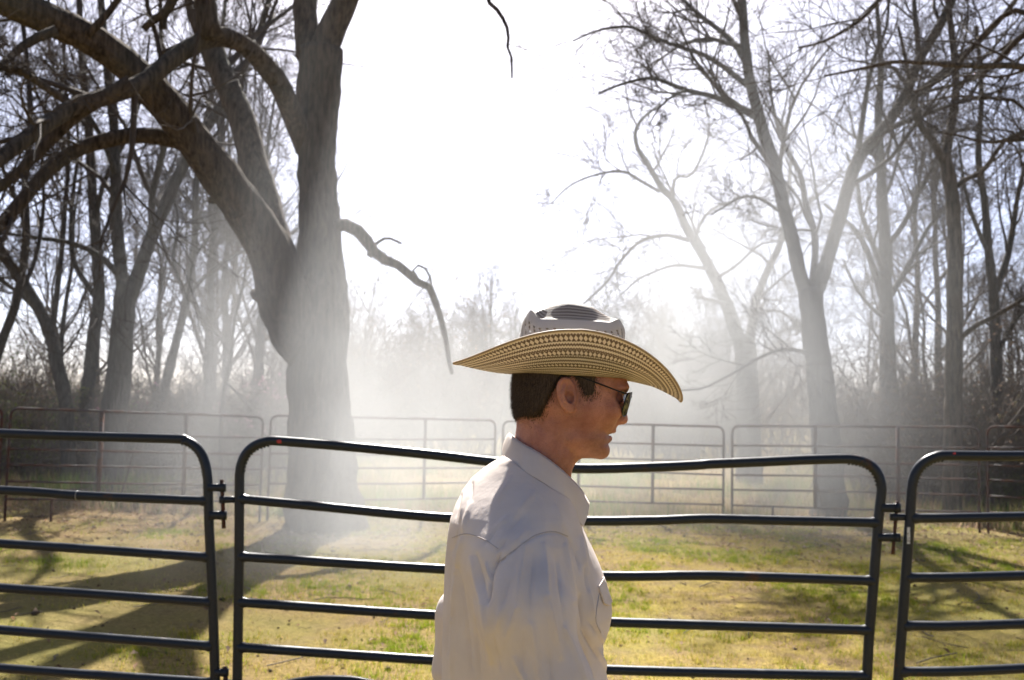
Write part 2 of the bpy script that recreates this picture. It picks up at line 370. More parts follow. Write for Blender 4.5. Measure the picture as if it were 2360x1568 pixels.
def crown_from(limbs, seed, counts=(5, 5, 5, 4), up=0.06, rmin=0.005, wig=0.17, lf=(0.3, 0.62), first_lmax=3.5, tmin=0.2, sides=(5, 4, 3, 3)):
    rng = np.random.default_rng(seed); V = []; Q = []; n0 = 0
    P, R = stack_limbs(limbs); Ks = (7, 6, 5, 4); 
    for lv, c in enumerate(counts):
        P, R = spawn(P, R, c, ang=(25, 62) if lv < 2 else (18, 46), lf=(lf[0] * 1.6, lf[1] * 1.45) if lv else (lf[0] * 0.9, lf[1]), rf=0.55 if lv == 0 else 0.6, K=Ks[min(lv, 3)], rng=rng, tmin=tmin if lv == 0 else 0.22,
                     up=up, wig=wig if lv < 2 else wig * 0.6, rmin=rmin * (1.0 if lv >= len(counts) - 2 else 1.5), lmax=first_lmax / (1.45 ** lv))
        v, q = tubes(P, R, sides[min(lv, 3)]); V.append(v); Q.append(q + n0); n0 += len(v)
    return np.concatenate(V), np.concatenate(Q)
def px_limb(pts, w0, w1, D, dD=0.0, ws=None):
    """picture polyline -> world polyline + radii; widths in picture pixels; depth runs from D to D+dD"""
    k = len(pts); p = np.array(pts, float); s = np.concatenate([[0], np.cumsum(np.hypot(*np.diff(p, axis=0).T))]); s /= s[-1]
    Ds = D + dD * s
    P = np.array([at(x, y, d) for (x, y), d in zip(p, Ds)]); w = w0 + (w1 - w0) * s if ws is None else np.array(ws, float)
    return P, w * Ds / F0 / 2
def limb_obj(name, P, R, mat, root, base, sides=10, bump=0.12, bscale=4.0, step=0.18):
    L = np.linalg.norm(np.diff(P, axis=0), axis=1).sum(); n = int(max(6, min(110, L / step)))
    q = resample(np.column_stack([P, R]), n)
    V, Q, T = sweep(q[:, :3], q[:, 3], sides, bump, bscale, seed=float(base[0]), furrow=0.022 if sides > 30 else 0.0)
    return MB().add(V, Q, T).build(name, mat, root, base)
TREES = []
def traced_tree(name, label, base_px, D, trunk, limbs, crown, mat='bark_grey', seed=1, tw='twig', group=None, cat='tree'):
    """trunk/limbs: dict(pts,w0,w1,dD,D); first trunk point is pushed down to the ground"""
    tp, tr = px_limb(trunk['pts'], trunk['w0'], trunk['w1'], D, trunk.get('dD', 0), trunk.get('ws'))
    b = tp[0].copy(); b[2] = float(gz(b[0], b[1])) - 0.05
    if tp[0][2] > 0.06:
        tp = np.concatenate([[b], tp]); tr = np.concatenate([[tr[0] * 1.15], tr])
    base = np.array([b[0], b[1], b[2] + 0.05])
    root = empty(name, base, label, cat, group)
    limb_obj('trunk', tp, tr, M[mat], root, base, sides=48 if mat == 'bark' and trunk.get('ws') else 18, bump=trunk.get('bump', 0.14), bscale=3.0, step=0.10)
    L = []
    for l in limbs:
        p, r = px_limb(l['pts'], l['w0'], l['w1'], l.get('D', D), l.get('dD', 0), l.get('ws'))
        limb_obj('limb', p, r, M[mat], root, base, sides=40 if l.get('ws') else 10 if max(l['w0'], l['w1']) > 12 else 7, bump=l.get('rough', 0.12), bscale=7.0 if 'rough' in l else 4.0)
        if l.get('grow', True): L.append((p, r))
    if crown.get('trunk'): L.append((tp[len(tp) // 2:], tr[len(tr) // 2:] * 0.6))
    kw = {k: v for k, v in crown.items() if k != 'trunk'}
    if L:
        V, Q = crown_from(L, seed, **kw); mesh_np('crown', V, Q, M[tw], root, base=base)
    return root
def d(pts, w0, w1, dD=0.0, **k): return dict(pts=pts, w0=w0, w1=w1, dD=dD, **k)

# the big forked oak inside the pen
OD = 14.3
oak = traced_tree('oak_tree', 'huge forked oak with leaning left stem, standing inside the pen in smoke', None, OD,
    d([(752, 1236), (747, 1190), (743, 1100), (738, 960), (733, 840), (733, 740), (737, 660), (737, 590), (736, 500), (731, 400), (731, 300), (736, 200), (742, 115)], 0, 0, ws=[196, 176, 154, 141, 138, 142, 124, 104, 93, 86, 90, 102, 104], bump=0.09),
    [d([(712, 130), (704, 40), (700, -40), (690, -200), (650, -420), (600, -640)], 62, 18, 1.0),
     d([(735, 140), (770, 60), (800, -10), (850, -140), (930, -320), (1010, -500)], 72, 18, -0.8),
     d([(712, 850), (682, 770), (655, 690), (630, 600), (585, 515), (525, 428), (440, 314), (350, 203), (260, 122), (150, 62), (40, 15), (-120, -40), (-320, -60)], 0, 0, -3.2, ws=[70, 112, 124, 106, 98, 92, 84, 78, 74, 72, 70, 64, 58]),   # left stem
     d([(652, 640), (620, 500), (588, 390), (560, 280), (520, 190), (490, 120), (455, 20), (430, -120), (380, -340)], 78, 36, 2.2),                                   # middle stem
     d([(705, 345), (680, 280), (640, 190), (580, 118), (520, 86), (470, 92), (400, 135), (330, 190), (250, 222), (170, 245), (100, 292), (0, 365), (-90, 440)], 52, 34, -4.6),  # arching limb
     d([(490, 95), (475, 40), (470, -20), (440, -140)], 62, 30, 0.0, D=12.6),
     d([(440, 335), (400, 322), (330, 312), (250, 322), (170, 350), (110, 395), (60, 452), (0, 520), (-60, 600)], 42, 26, -1.5, D=13.2),
     d([(300, 190), (190, 255), (120, 320), (40, 400), (-50, 470)], 34, 20, -0.5, D=11.5),
     d([(170, 244), (110, 205), (40, 160), (-40, 140)], 22, 10, -0.5, D=11.2),
     d([(130, 70), (70, 95), (20, 135), (-40, 190)], 26, 14, -0.4, D=11.6),
     d([(200, 82), (250, 30), (290, -30), (320, -100)], 20, 10, 0.4, D=12.1),
     d([(405, -20), (385, 25), (352, 48), (330, 68)], 26, 16, 0.0, D=12.6, grow=False),
     d([(392, 10), (378, 40), (378, 68)], 20, 15, 0.05, D=12.6, grow=False),
     d([(620, 690), (595, 682), (585, 672)], 40, 22, -0.2, grow=False),
     d([(520, 455), (495, 460), (482, 458)], 26, 20, -0.1, D=13.6, grow=False),
     # dead limb on the right, broken and hooked
     d([(765, 520), (802, 521), (831, 537), (852, 566), (881, 595), (925, 616), (954, 645), (990, 663), (1008, 710), (1019, 746), (1029, 793), (1036, 840), (1042, 862)], 32, 8, 0.8, D=14.2, grow=False, rough=0.26),
     d([(962, 640), (952, 625), (957, 613), (975, 614), (988, 631), (995, 656)], 6, 6, 0.0, D=14.8, grow=False),
     d([(862, 566), (880, 553), (896, 549), (926, 562)], 9, 5, 0.0, D=14.5, grow=False),
     d([(855, 585), (850, 592)], 22, 14, 0.0, D=14.4, grow=False),
     # limb that runs overhead and lets one crooked end hang into the picture
     d([(850, -140), (960, -260), (1060, -220), (1105, -90), (1125, 0), (1142, 18), (1164, 52), (1172, 82), (1168, 104), (1178, 128), (1180, 180)], 26, 5, -3.0, D=13.9, grow=False)],
    dict(counts=(6, 7, 4, 2), rmin=0.0044, up=0.02, first_lmax=3.0, tmin=0.25), mat='bark', seed=3, tw='twig')

# trees beyond the far fence on the left
traced_tree('forked_tree', 'forked bare tree, thickest trunk left of the oak beyond the fence', None, 18.5,
    d([(248, 1120), (262, 960), (276, 830), (288, 700), (292, 650)], 64, 48),
    [d([(288, 680), (276, 600), (268, 500), (266, 400), (262, 290), (250, 180), (238, 60), (225, -80), (210, -260)], 32, 10, 0.5),
     d([(300, 690), (330, 600), (352, 540), (395, 440), (430, 370), (480, 290), (530, 210), (580, 120), (620, 0), (650, -140)], 34, 10, 1.0),
     d([(352, 540), (350, 460), (365, 390), (385, 300), (380, 180), (370, 50), (372, -80)], 18, 7, -1.0),
     d([(266, 400), (240, 330), (200, 260), (150, 190), (90, 130)], 14, 6, -1.0),
     d([(278, 640), (230, 590), (160, 560), (60, 545), (-40, 530)], 16, 6, -0.6)],
    dict(counts=(6, 5, 5, 3), rmin=0.005, up=0.08), seed=5)
traced_tree('leaning_tree', 'slim bare tree leaning left beyond the left fence panel', None, 19.0,
    d([(158, 1120), (152, 941), (134, 850), (119, 782), (87, 707), (45, 640), (0, 580), (-60, 510), (-130, 400)], 34, 20),
    [d([(110, 745), (60, 690), (0, 645), (-60, 610)], 14, 7, 0.8), d([(119, 782), (128, 700), (140, 600), (150, 480), (158, 340), (150, 180), (140, 20)], 14, 6, 1.0)],
    dict(counts=(6, 5, 5, 3), rmin=0.005, trunk=True, up=0.08), seed=6)
traced_tree('straight_tree', 'straight dark trunk between the leaning tree and the forked tree', None, 20.5,
    d([(190, 1110), (199, 941), (210, 830), (217, 761), (228, 689), (222, 560), (212, 430), (205, 300), (190, 150), (182, 0), (170, -160)], 36, 10),
    [d([(224, 690), (170, 600), (165, 480), (180, 340), (170, 200)], 14, 5, 0.7), d([(218, 520), (240, 420), (300, 300), (330, 200), (345, 80)], 13, 5, -0.8), d([(205, 300), (150, 230), (120, 140), (105, 30)], 10, 4, 0.7)],
    dict(counts=(6, 5, 5, 3), rmin=0.005, trunk=True, up=0.08), seed=8)
traced_tree('smoky_tree', 'slender bent tree fading into smoke left of the oak', None, 22.0,
    d([(362, 1090), (372, 940), (398, 820), (430, 690), (448, 560), (452, 430), (470, 300), (500, 160), (520, 0)], 24, 8),
    [d([(420, 700), (470, 640), (540, 590), (600, 560)], 11, 5, -0.7), d([(440, 600), (490, 540), (540, 500), (600, 470)], 10, 4, 0.7), d([(430, 690), (400, 600), (410, 500), (380, 400)], 10, 4, 0.6)],
    dict(counts=(7, 6, 5, 3), rmin=0.007, trunk=True), seed=9)
traced_tree('crooked_sapling', 'thin crooked dark sapling just left of the oak trunk', None, 17.5,
    d([(508, 1110), (510, 960), (520, 880), (533, 820), (540, 740), (560, 660), (575, 560)], 12, 5),
    [d([(520, 880), (560, 920), (590, 960)], 6, 3, -0.3), d([(533, 820), (500, 770), (470, 740), (450, 690)], 6, 3, 0.3)],
    dict(counts=(6, 5, 4), rmin=0.005, trunk=True), seed=10)
traced_tree('edge_tree', 'dark trunk cut by the left edge of the picture', None, 17.0,
    d([(-60, 1130), (-40, 950), (0, 800), (36, 700), (60, 560), (58, 420), (70, 280), (60, 120), (40, -40)], 26, 9),
    [d([(40, 690), (80, 600), (100, 480), (98, 340), (110, 200)], 12, 5, 0.8), d([(60, 520), (20, 420), (-20, 330), (-80, 250)], 12, 5, -0.8)],
    dict(counts=(6, 5, 5, 3), rmin=0.005, trunk=True, up=0.08), seed=12)

# trees beyond the far fence on the right
traced_tree('tall_forked_tree', 'tall tree forking in a wide V beyond the right fence panel', None, 17.2,
    d([(1912, 1160), (1910, 1080), (1902, 1000), (1889, 869), (1880, 790), (1873, 725), (1868, 664)], 72, 52),
    [d([(1866, 690), (1846, 645), (1828, 562), (1812, 501), (1784, 379), (1759, 307), (1745, 253), (1727, 180), (1718, 108), (1712, 36), (1706, -60), (1690, -220), (1660, -420)], 34, 14, -0.4),
     d([(1876, 690), (1907, 598), (1936, 500), (1965, 397), (1994, 343), (2033, 300), (2073, 245), (2090, 212), (2118, 140), (2172, 48), (2220, -60), (2290, -240)], 34, 15, 0.4),
     d([(1871, 674), (1879, 580), (1875, 526), (1857, 470), (1844, 400), (1812, 345), (1795, 300), (1778, 225), (1770, 120)], 18, 6, 1.4),
     d([(1738, 268), (1700, 247), (1647, 224), (1582, 208), (1540, 192), (1500, 180), (1440, 192), (1380, 215)], 16, 5, -1.2),
     d([(1582, 208), (1545, 225), (1515, 255), (1495, 290)], 8, 3, -0.5, D=16.3),
     d([(1723, 199), (1683, 166), (1629, 130), (1564, 108), (1510, 88), (1450, 62), (1380, 70), (1320, 95)], 14, 4, -1.0),
     d([(1712, 125), (1668, 78), (1629, 48), (1585, 10), (1540, -40), (1490, -110)], 14, 5, 0.6),
     d([(1600, 22), (1560, 26), (1540, 60), (1530, 95)], 6, 3, -0.3, D=17.5),
     d([(1979, 343), (1994, 235), (2008, 162), (2026, 101), (2044, 61), (2050, -30)], 14, 5, -0.8),
     d([(2075, 240), (2130, 205), (2170, 170), (2240, 110), (2310, 40), (2370, -40)], 22, 9, -0.8, D=17.5),
     d([(2118, 140), (2112, 60), (2106, 0), (2098, -90)], 14, 7, 0.6, D=17.5),
     d([(1810, 520), (1795, 470), (1820, 440), (1832, 470), (1822, 500)], 6, 4, 0.3, grow=False),
     d([(1882, 845), (1860, 815), (1800, 806), (1740, 830), (1690, 860), (1620, 895), (1560, 900)], 11, 4, -0.8),
     d([(1812, 500), (1760, 462), (1715, 452), (1680, 470), (1640, 495)], 9, 4, -0.6)],
    dict(counts=(6, 7, 4, 2), rmin=0.0044, up=0.05, first_lmax=2.6), seed=20)
traced_tree('pale_forked_tree', 'pale V-forked tree with drooping limbs deep in smoke right of the hat', None, 24.0,
    d([(1728, 1080), (1724, 960), (1720, 850), (1716, 772)], 58, 46),
    [d([(1708, 800), (1683, 725), (1657, 662), (1621, 590), (1585, 532), (1556, 467), (1523, 431), (1494, 380), (1469, 341), (1465, 301), (1483, 272), (1523, 240)], 34, 5, 0.8),
     d([(1726, 800), (1741, 700), (1767, 628), (1794, 572), (1806, 526), (1815, 450), (1825, 360)], 24, 7, 0.8),
     d([(1520, 442), (1476, 417), (1433, 395), (1364, 406), (1310, 431), (1270, 470)], 9, 3, -1.0, D=24.6),
     d([(1588, 554), (1534, 543), (1476, 557), (1429, 604), (1404, 644), (1361, 687), (1320, 720)], 11, 4, -1.5),
     d([(1628, 619), (1556, 612), (1500, 630), (1470, 645), (1430, 680)], 10, 4, 1.0),
     d([(1552, 467), (1552, 424), (1563, 406), (1592, 405), (1621, 351), (1635, 290), (1622, 230)], 9, 3, 0.6),
     d([(1603, 560), (1613, 518), (1642, 482), (1690, 463), (1744, 453), (1790, 482)], 9, 4, 0.5),
     d([(1655, 640), (1700, 610), (1750, 565), (1800, 555)], 9, 4, -0.6),
     d([(1672, 700), (1630, 690), (1605, 686)], 12, 6, -0.4),
     d([(1720, 730), (1780, 715), (1820, 730), (1850, 765)], 8, 4, -0.5)],
    dict(counts=(7, 7, 4, 2), rmin=0.0055, up=-0.02, wig=0.17, first_lmax=2.6), seed=22)
traced_tree('many_limbed_tree', 'upright many-limbed tree between the V-forked tree and the dark trunk', None, 21.5,
    d([(2052, 1100), (2051, 941), (2046, 820), (2044, 725), (2041, 640), (2040, 562), (2033, 472), (2030, 380), (2024, 280), (2030, 150), (2020, 0)], 46, 9),
    [d([(2044, 720), (2020, 640), (1990, 560), (1962, 520), (1935, 500), (1900, 470)], 20, 7, 0.8),
     d([(2044, 640), (2010, 560), (1985, 490), (1975, 420), (1950, 350)], 16, 6, -0.8),
     d([(2046, 690), (2090, 620), (2120, 560), (2150, 510), (2190, 470)], 16, 6, 0.6), d([(2042, 570), (2080, 520), (2120, 440), (2150, 380), (2180, 300)], 14, 5, -0.8),
     d([(2034, 470), (2060, 400), (2080, 330), (2130, 250)], 10, 4, 0.8), d([(2046, 740), (2000, 700), (1960, 640), (1945, 600)], 11, 5, -0.8)],
    dict(counts=(6, 5, 5, 3), rmin=0.005, trunk=True), seed=24)
traced_tree('dark_tree', 'dark straight trunk close behind the right fence panel', None, 16.6,
    d([(2194, 1180), (2196, 1038), (2198, 900), (2200, 760), (2201, 616), (2199, 510), (2190, 430), (2174, 350)], 44, 30),
    [d([(2178, 372), (2190, 300), (2203, 216), (2200, 140), (2190, 47), (2182, -40), (2170, -180)], 22, 9, 0.5),
     d([(2180, 385), (2150, 325), (2116, 282), (2102, 224), (2090, 150), (2070, 60)], 20, 7, -0.7),
     d([(2203, 430), (2240, 405), (2268, 393), (2315, 325), (2370, 298), (2440, 260)], 14, 6, -0.6),
     d([(2201, 790), (2250, 750), (2290, 730), (2340, 700), (2400, 660)], 14, 7, -0.8),
     d([(2203, 216), (2245, 160), (2290, 110), (2340, 50)], 10, 5, 0.6)],
    dict(counts=(6, 7, 4, 2), rmin=0.0044, up=0.04, first_lmax=2.8), seed=26, mat='bark')
traced_tree('right_edge_tree', 'tree beyond the right edge whose dark limbs reach into the picture', None, 13.2,
    d([(2560, 1290), (2540, 1000), (2520, 700), (2500, 450), (2480, 250), (2440, 50), (2420, -150)], 70, 30),
    [d([(2490, 330), (2440, 200), (2358, 155), (2280, 152), (2189, 150), (2120, 144), (2050, 144), (1980, 160), (1900, 175)], 24, 5, -0.8),
     d([(2470, 260), (2400, 70), (2350, 25), (2304, 43), (2232, 119), (2196, 166), (2160, 190), (2100, 215)], 20, 6, 0.8),
     d([(2480, 240), (2420, 60), (2360, 80), (2300, 140), (2270, 165), (2220, 190), (2160, 205), (2090, 225)], 22, 6, 1.2),
     d([(2500, 440), (2420, 330), (2350, 322), (2270, 328), (2200, 310), (2150, 305)], 16, 5, 0.8),
     d([(2510, 560), (2430, 420), (2360, 250), (2280, 228), (2200, 222), (2130, 235)], 14, 4, 0.3),
     d([(2450, 80), (2330, -60), (2200, -120), (2080, -60), (1990, 40), (1900, 95), (1840, 110)], 26, 5, -1.0)],
    dict(counts=(5, 6, 4, 2), rmin=0.0042, up=-0.01, first_lmax=2.2, tmin=0.3), seed=28, mat='bark')
traced_tree('twin_stem_tree', 'thicket-bound tree with twin stems between dark trunk and right edge', None, 20.0,
    d([(2306, 1130), (2300, 960), (2296, 820), (2288, 660), (2276, 560), (2270, 472), (2255, 360), (2262, 220), (2250, 60)], 32, 8),
    [d([(2290, 680), (2320, 600), (2335, 520), (2350, 430), (2380, 320)], 18, 7, 0.6), d([(2280, 590), (2250, 520), (2225, 440), (2210, 330)], 12, 5, -0.6), d([(2296, 820), (2340, 740), (2390, 690)], 12, 6, -0.5)],
    dict(counts=(7, 5, 5, 3), rmin=0.006, trunk=True, up=0.06), seed=30)

# the wood further back: a few kinds, copied
def proto_tree(seed, h, r, n1=9, tw='twig_grey', spread=1.0):
    rng = np.random.default_rng(seed)
    k = 9; z = np.linspace(0, h, k); dx = np.cumsum(rng.normal(0, 0.18, (k, 2)), 0) * np.linspace(0, 1, k)[:, None]
    P = np.column_stack([dx, z]); R = r * (1 - 0.82 * np.linspace(0, 1, k) ** 0.9); R[0] *= 1.3
    L, LR = spawn(P[None], R[None], n1, ang=(22, 55), lf=(0.3, 0.6), rf=0.6, K=8, rng=rng, tmin=0.22, up=0.12, wig=0.14, rmin=0.015, lmax=h * 0.6 * spread)
    V, Q = tubes(L, LR, 5); mb = MB()
    q = resample(np.column_stack([P, R]), 26); tv, tq, tt = sweep(q[:, :3], q[:, 3], 9, 0.12, 3.0, seed=seed)
    tm = MB().add(tv, tq, tt); mb.add(V, Q)
    limbs = [(L[i], LR[i]) for i in range(len(L))] + [(P[3:], R[3:] * 0.7)]
    v2, q2 = crown_from(limbs, seed + 100, counts=(5, 5, 4), rmin=0.007, up=0.06, first_lmax=2.6, sides=(4, 3, 3))
    mb.add(v2, q2)
    return tm, mb
def copy_things(name, label, cat, group, parts, spots):
    """parts: list of (child name, mesh); spots: (x,y,rotz,scale)"""
    for (x, y, a, s) in spots:
        r = empty(name, (x, y, float(gz(x, y)) - 0.03), label, cat, group); r.rotation_euler.z = a; r.scale = (s, s, s)
        for nm, me in parts:
            link(bpy.data.objects.new(nm, me), r)
def mesh_of(mb, name, mat):
    o = mb.build(name, mat); me = o.data; bpy.data.objects.remove(o); return me
wood = []
for i, (sd, h, r, n1) in enumerate([(41, 11, 0.15, 12), (42, 13, 0.19, 13), (43, 9, 0.11, 11), (44, 12, 0.13, 13)]):
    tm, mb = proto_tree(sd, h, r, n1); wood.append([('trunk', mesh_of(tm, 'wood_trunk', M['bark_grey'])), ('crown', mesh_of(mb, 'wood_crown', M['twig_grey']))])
rngw = np.random.default_rng(77)
def px_spot(px, D): p = at(px, 940, D); return p[0], p[1]
for n, lohi, Ds, sc_, label, group in [
        (19, (-250, 700), (23, 46), (0.65, 1.05), 'thin leafless tree of the wood left of the oak', 'wood trees left of the oak'),
        (22, (1880, 2600), (24, 46), (0.45, 0.8), 'thin leafless tree of the wood behind the right fence', 'wood trees behind the right fence'),
        (9, (1480, 1900), (34, 60), (0.4, 0.55), 'pale bare tree in smoke behind the V-forked trees', 'wood trees behind the V-forked trees'),
        (55, (640, 1700), (60, 88), (0.5, 0.78), 'faint distant tree in the bright gap behind the man', 'distant trees in the bright gap')]:
    for _ in range(n):
        x, y = px_spot(rngw.uniform(*lohi), rngw.uniform(*Ds))
        copy_things('wood_tree', label, 'tree', group, wood[rngw.integers(0, 4)], [(x, y, rngw.uniform(0, 6.28), rngw.uniform(*sc_))])

def proto_thicket(seed, n, h, spread, leaves, pal):
    rng = np.random.default_rng(seed)
    b = rng.normal(0, spread, (n, 2)); K = 6; P = np.zeros((n, K, 3)); P[:, 0, :2] = b
    dr = np.column_stack([rng.normal(0, 0.3, (n, 2)), np.ones(n)]); dr /= np.linalg.norm(dr, axis=1, keepdims=True)
    ln = rng.uniform(0.5, 1.0, n) * h
    for k in range(1, K):
        dr = dr + rng.normal(0, 0.16, (n, 3)); dr /= np.linalg.norm(dr, axis=1, keepdims=True); P[:, k] = P[:, k - 1] + dr * (ln / (K - 1))[:, None]
    R = rng.uniform(0.008, 0.02, n)[:, None] * np.linspace(1, 0.4, K)[None]
    mb = MB().add(*tubes(P, R, 4))
    P1, R1 = spawn(P, R, 6, ang=(25, 70), lf=(0.25, 0.55), K=5, rng=rng, up=0.02, rmin=0.005, wig=0.2); mb.add(*tubes(P1, R1, 3))
    P2, R2 = spawn(P1, R1, 4, ang=(25, 70), lf=(0.4, 0.7), K=4, rng=rng, up=0.0, rmin=0.004, wig=0.25); mb.add(*tubes(P2, R2, 3))
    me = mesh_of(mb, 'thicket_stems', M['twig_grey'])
    parts = [('stems', me)]
    if leaves:
        c = P2.reshape(-1, 3)[rng.integers(0, P2.shape[0] * 4, leaves)] + rng.normal(0, 0.05, (leaves, 3))
        parts.append(('foliage', leaf_mesh(c, rng, pal, (0.015, 0.035))))
    return parts
def leaf_mesh(c, rng, pal, size, mat='leaf'):
    n = len(c); s = rng.uniform(size[0], size[1], n)[:, None]
    u = rng.normal(size=(n, 3)); u /= np.linalg.norm(u, axis=1, keepdims=True); v = np.cross(u, rng.normal(size=(n, 3))); v /= np.linalg.norm(v, axis=1, keepdims=True)
    V = np.stack([c - u * s, c - v * s * 0.55, c + u * s, c + v * s * 0.55], 1).reshape(-1, 3); idx = np.arange(4 * n).reshape(-1, 4)
    pal = np.array(pal); col = np.repeat(pal[rng.integers(0, len(pal), n)] * rng.uniform(0.7, 1.3, (n, 1)), 4, 0)
    o = mesh_np('foliage', V, idx, M[mat], smooth=False, colors=col); me = o.data; bpy.data.objects.remove(o); return me
BROWN = [(0.19, 0.13, 0.088), (0.15, 0.10, 0.07), (0.24, 0.165, 0.12), (0.13, 0.115, 0.055)]
GREEN = [(0.10, 0.13, 0.04), (0.14, 0.16, 0.05), (0.16, 0.15, 0.07), (0.08, 0.10, 0.035)]
th = [proto_thicket(61, 34, 3.2, 0.7, 1100, BROWN), proto_thicket(62, 40, 2.3, 0.9, 1400, BROWN), proto_thicket(63, 30, 4.0, 0.8, 700, BROWN)]
gsp = proto_thicket(64, 30, 2.4, 0.7, 4200, GREEN)
for n, lohi, Ds, sc_, label, group in [
        (46, (-200, 700), (19.5, 32), (0.75, 1.15), 'tangled brown thicket among the trunks left of the oak', 'thickets left of the oak'),
        (48, (680, 1820), (34, 62), (1.4, 2.2), 'pale thicket far back in the smoke behind the man', 'thickets behind the man'),
        (50, (1960, 2560), (18.8, 31), (0.7, 1.25), 'tangled dark thicket among the trunks at the right', 'thickets at the right')]:
    for _ in range(n):
        x, y = px_spot(rngw.uniform(*lohi), rngw.uniform(*Ds))
        copy_things('thicket', label, 'thicket', group, th[rngw.integers(0, 3)], [(x, y, rngw.uniform(0, 6.28), rngw.uniform(*sc_))])
for px, D, a, s, label in [(60, 20.0, 0.3, 1.1, 'olive shrub left of the leaning tree'), (5, 21.5, 2.0, 1.0, 'olive shrub at the left edge of the picture'), (120, 22.5, 4.0, 0.9, 'olive shrub behind the foot of the leaning tree'),
                    (590, 20.5, 1.0, 0.8, 'olive shrub close to the left of the oak trunk'), (2330, 18.4, 3.0, 0.45, 'low olive shrub beyond the far fence at the right edge')]:
    copy_things('green_shrub', label, 'shrub', 'green shrubs beyond the fence', gsp, [(*px_spot(px, D), a, s)])
rngb = np.random.default_rng(5)
def blossom(px, D, s, label):
    x, y = px_spot(px, D); parts = proto_thicket(70 + int(px) % 7, 10, 2.4, 0.35, 0, None)
    r = empty('blossom_shrub', (x, y, float(gz(x, y))), label, 'shrub', None); r.scale = (s, s, s)
    link(bpy.data.objects.new('stems', parts[0][1]), r)
    V = np.empty(len(parts[0][1].vertices) * 3); parts[0][1].vertices.foreach_get('co', V); V = V.reshape(-1, 3)
    c = V[rngb.integers(0, len(V), 900)] + rngb.normal(0, 0.03, (900, 3)); c = c[c[:, 2] > 0.9]
    link(bpy.data.objects.new('blossom', leaf_mesh(c, rngb, [(0.55, 0.22, 0.34), (0.48, 0.16, 0.3), (0.6, 0.32, 0.4)], (0.02, 0.04), 'blossom')), r)
blossom(242, 22.5, 1.0, 'pink blossoming shrub between the straight and the forked trunk')
blossom(605, 21.0, 1.0, 'pink blossoming shrub just left of the oak')

# brush pile of fallen branches by the far fence
def brush_pile():
    c = ground_px(420, 1155); c[2] = 0
    r = empty('brush_pile', c, 'pile of fallen branches on the ground before the left far fence panel', 'brush pile')
    rng = np.random.default_rng(33)
    for i in range(16):
        a = rng.normal(0.15, 0.5); L = rng.uniform(0.9, 2.6); o = np.array([rng.normal(0, 0.8), rng.normal(0, 0.35), rng.uniform(0.04, 0.22)])
        t = np.linspace(-0.5, 0.5, 7)[:, None] * L; P = o + np.column_stack([t * math.cos(a), t * math.sin(a) * 0.6, 0.10 * t + rng.normal(0, 0.025, (7, 1))]); P[:, 2] = np.maximum(P[:, 2], 0.02)
        R = np.linspace(1, 0.35, 7) * rng.uniform(0.012, 0.035)
        q = resample(np.column_stack([P, R]), 14); V, Q, T = sweep(q[:, :3], q[:, 3], 6, 0.12, 5, seed=i)
        b = MB().add(V, Q, T)
        P1, R1 = spawn(P[None], R[None], 7, K=5, rng=rng, lf=(0.15, 0.4), up=0.0, rmin=0.004); P1[:, :, 2] = np.maximum(P1[:, :, 2], 0.01); b.add(*tubes(P1, R1, 4))
        b.build('branch', M['twig_grey'], r)
brush_pile()
def stick(name, px0, py0, px1, py1, D, rad, label):
    a = at(px0, py0, D); b = at(px1, py1, D + 0.3); b[2] = max(b[2], 0.02); a[2] = max(a[2], 0.02)
    q = resample(np.array([a, (a + b) / 2 + [0.02, 0, 0.03], b]), 9); V, Q, T = sweep(q, np.linspace(rad, rad * 0.5, 9), 6, 0.1, 6)
    base = b if b[2] < a[2] else a
    tag(MB().add(V, Q, T).build(name, M['twig_grey'], None, base), label, 'branch').location = Vector(base)
stick('leaning_stick', 310, 1035, 270, 1165, 15.9, 0.018, 'thin dark stick leaning behind the left far fence panel')
stick('leaning_stick', 1878, 1105, 1895, 1175, 16.0, 0.016, 'short dark stick leaning by the second post of the right far panel')

# ------------------------------------------------------------------ fences
TR = 0.0232
def arc_path(pts, rad, n=7):
    """round the inner corners of a 3D polyline"""
    pts = [np.asarray(p, float) for p in pts]; out = [pts[0]]
    for i in range(1, len(pts) - 1):
        a, b, c = pts[i - 1], pts[i], pts[i + 1]; r = rad[i - 1] if isinstance(rad, (list, tuple)) else rad
        if r <= 0: out.append(b); continue
        u = (a - b) / np.linalg.norm(a - b); v = (c - b) / np.linalg.norm(c - b)
        p, q = b + u * r, b + v * r
        for t in np.linspace(0, 1, n): out.append((1 - t)**2 * p + 2 * t * (1 - t) * b + t * t * q)
    out.append(pts[-1]); return np.array(out)
def dense(P, step=0.06):
    out = [P[0]]
    for a, b in zip(P[:-1], P[1:]):
        k = max(1, int(np.linalg.norm(b - a) / step))
        for t in range(1, k + 1): out.append(a + (b - a) * t / k)
    return np.array(out)
def tube_obj(name, P, r, mat, root, base, n=12, label=None):
    V, Q, T = sweep(P, r, n); o = MB().add(V, Q, T).build(name, mat, root, base)
    if label: o['label'] = label
    return o
def Dnear(px): return float(np.interp(px, [-800, 0, 480, 620, 1300, 2000, 2150, 2360, 3600], [5.35, 4.95, 4.78, 4.73, 4.70, 4.65, 4.60, 4.60, 4.9]))
def nat(p): return at(p[0], p[1], Dnear(p[0]))
FRAME = {}
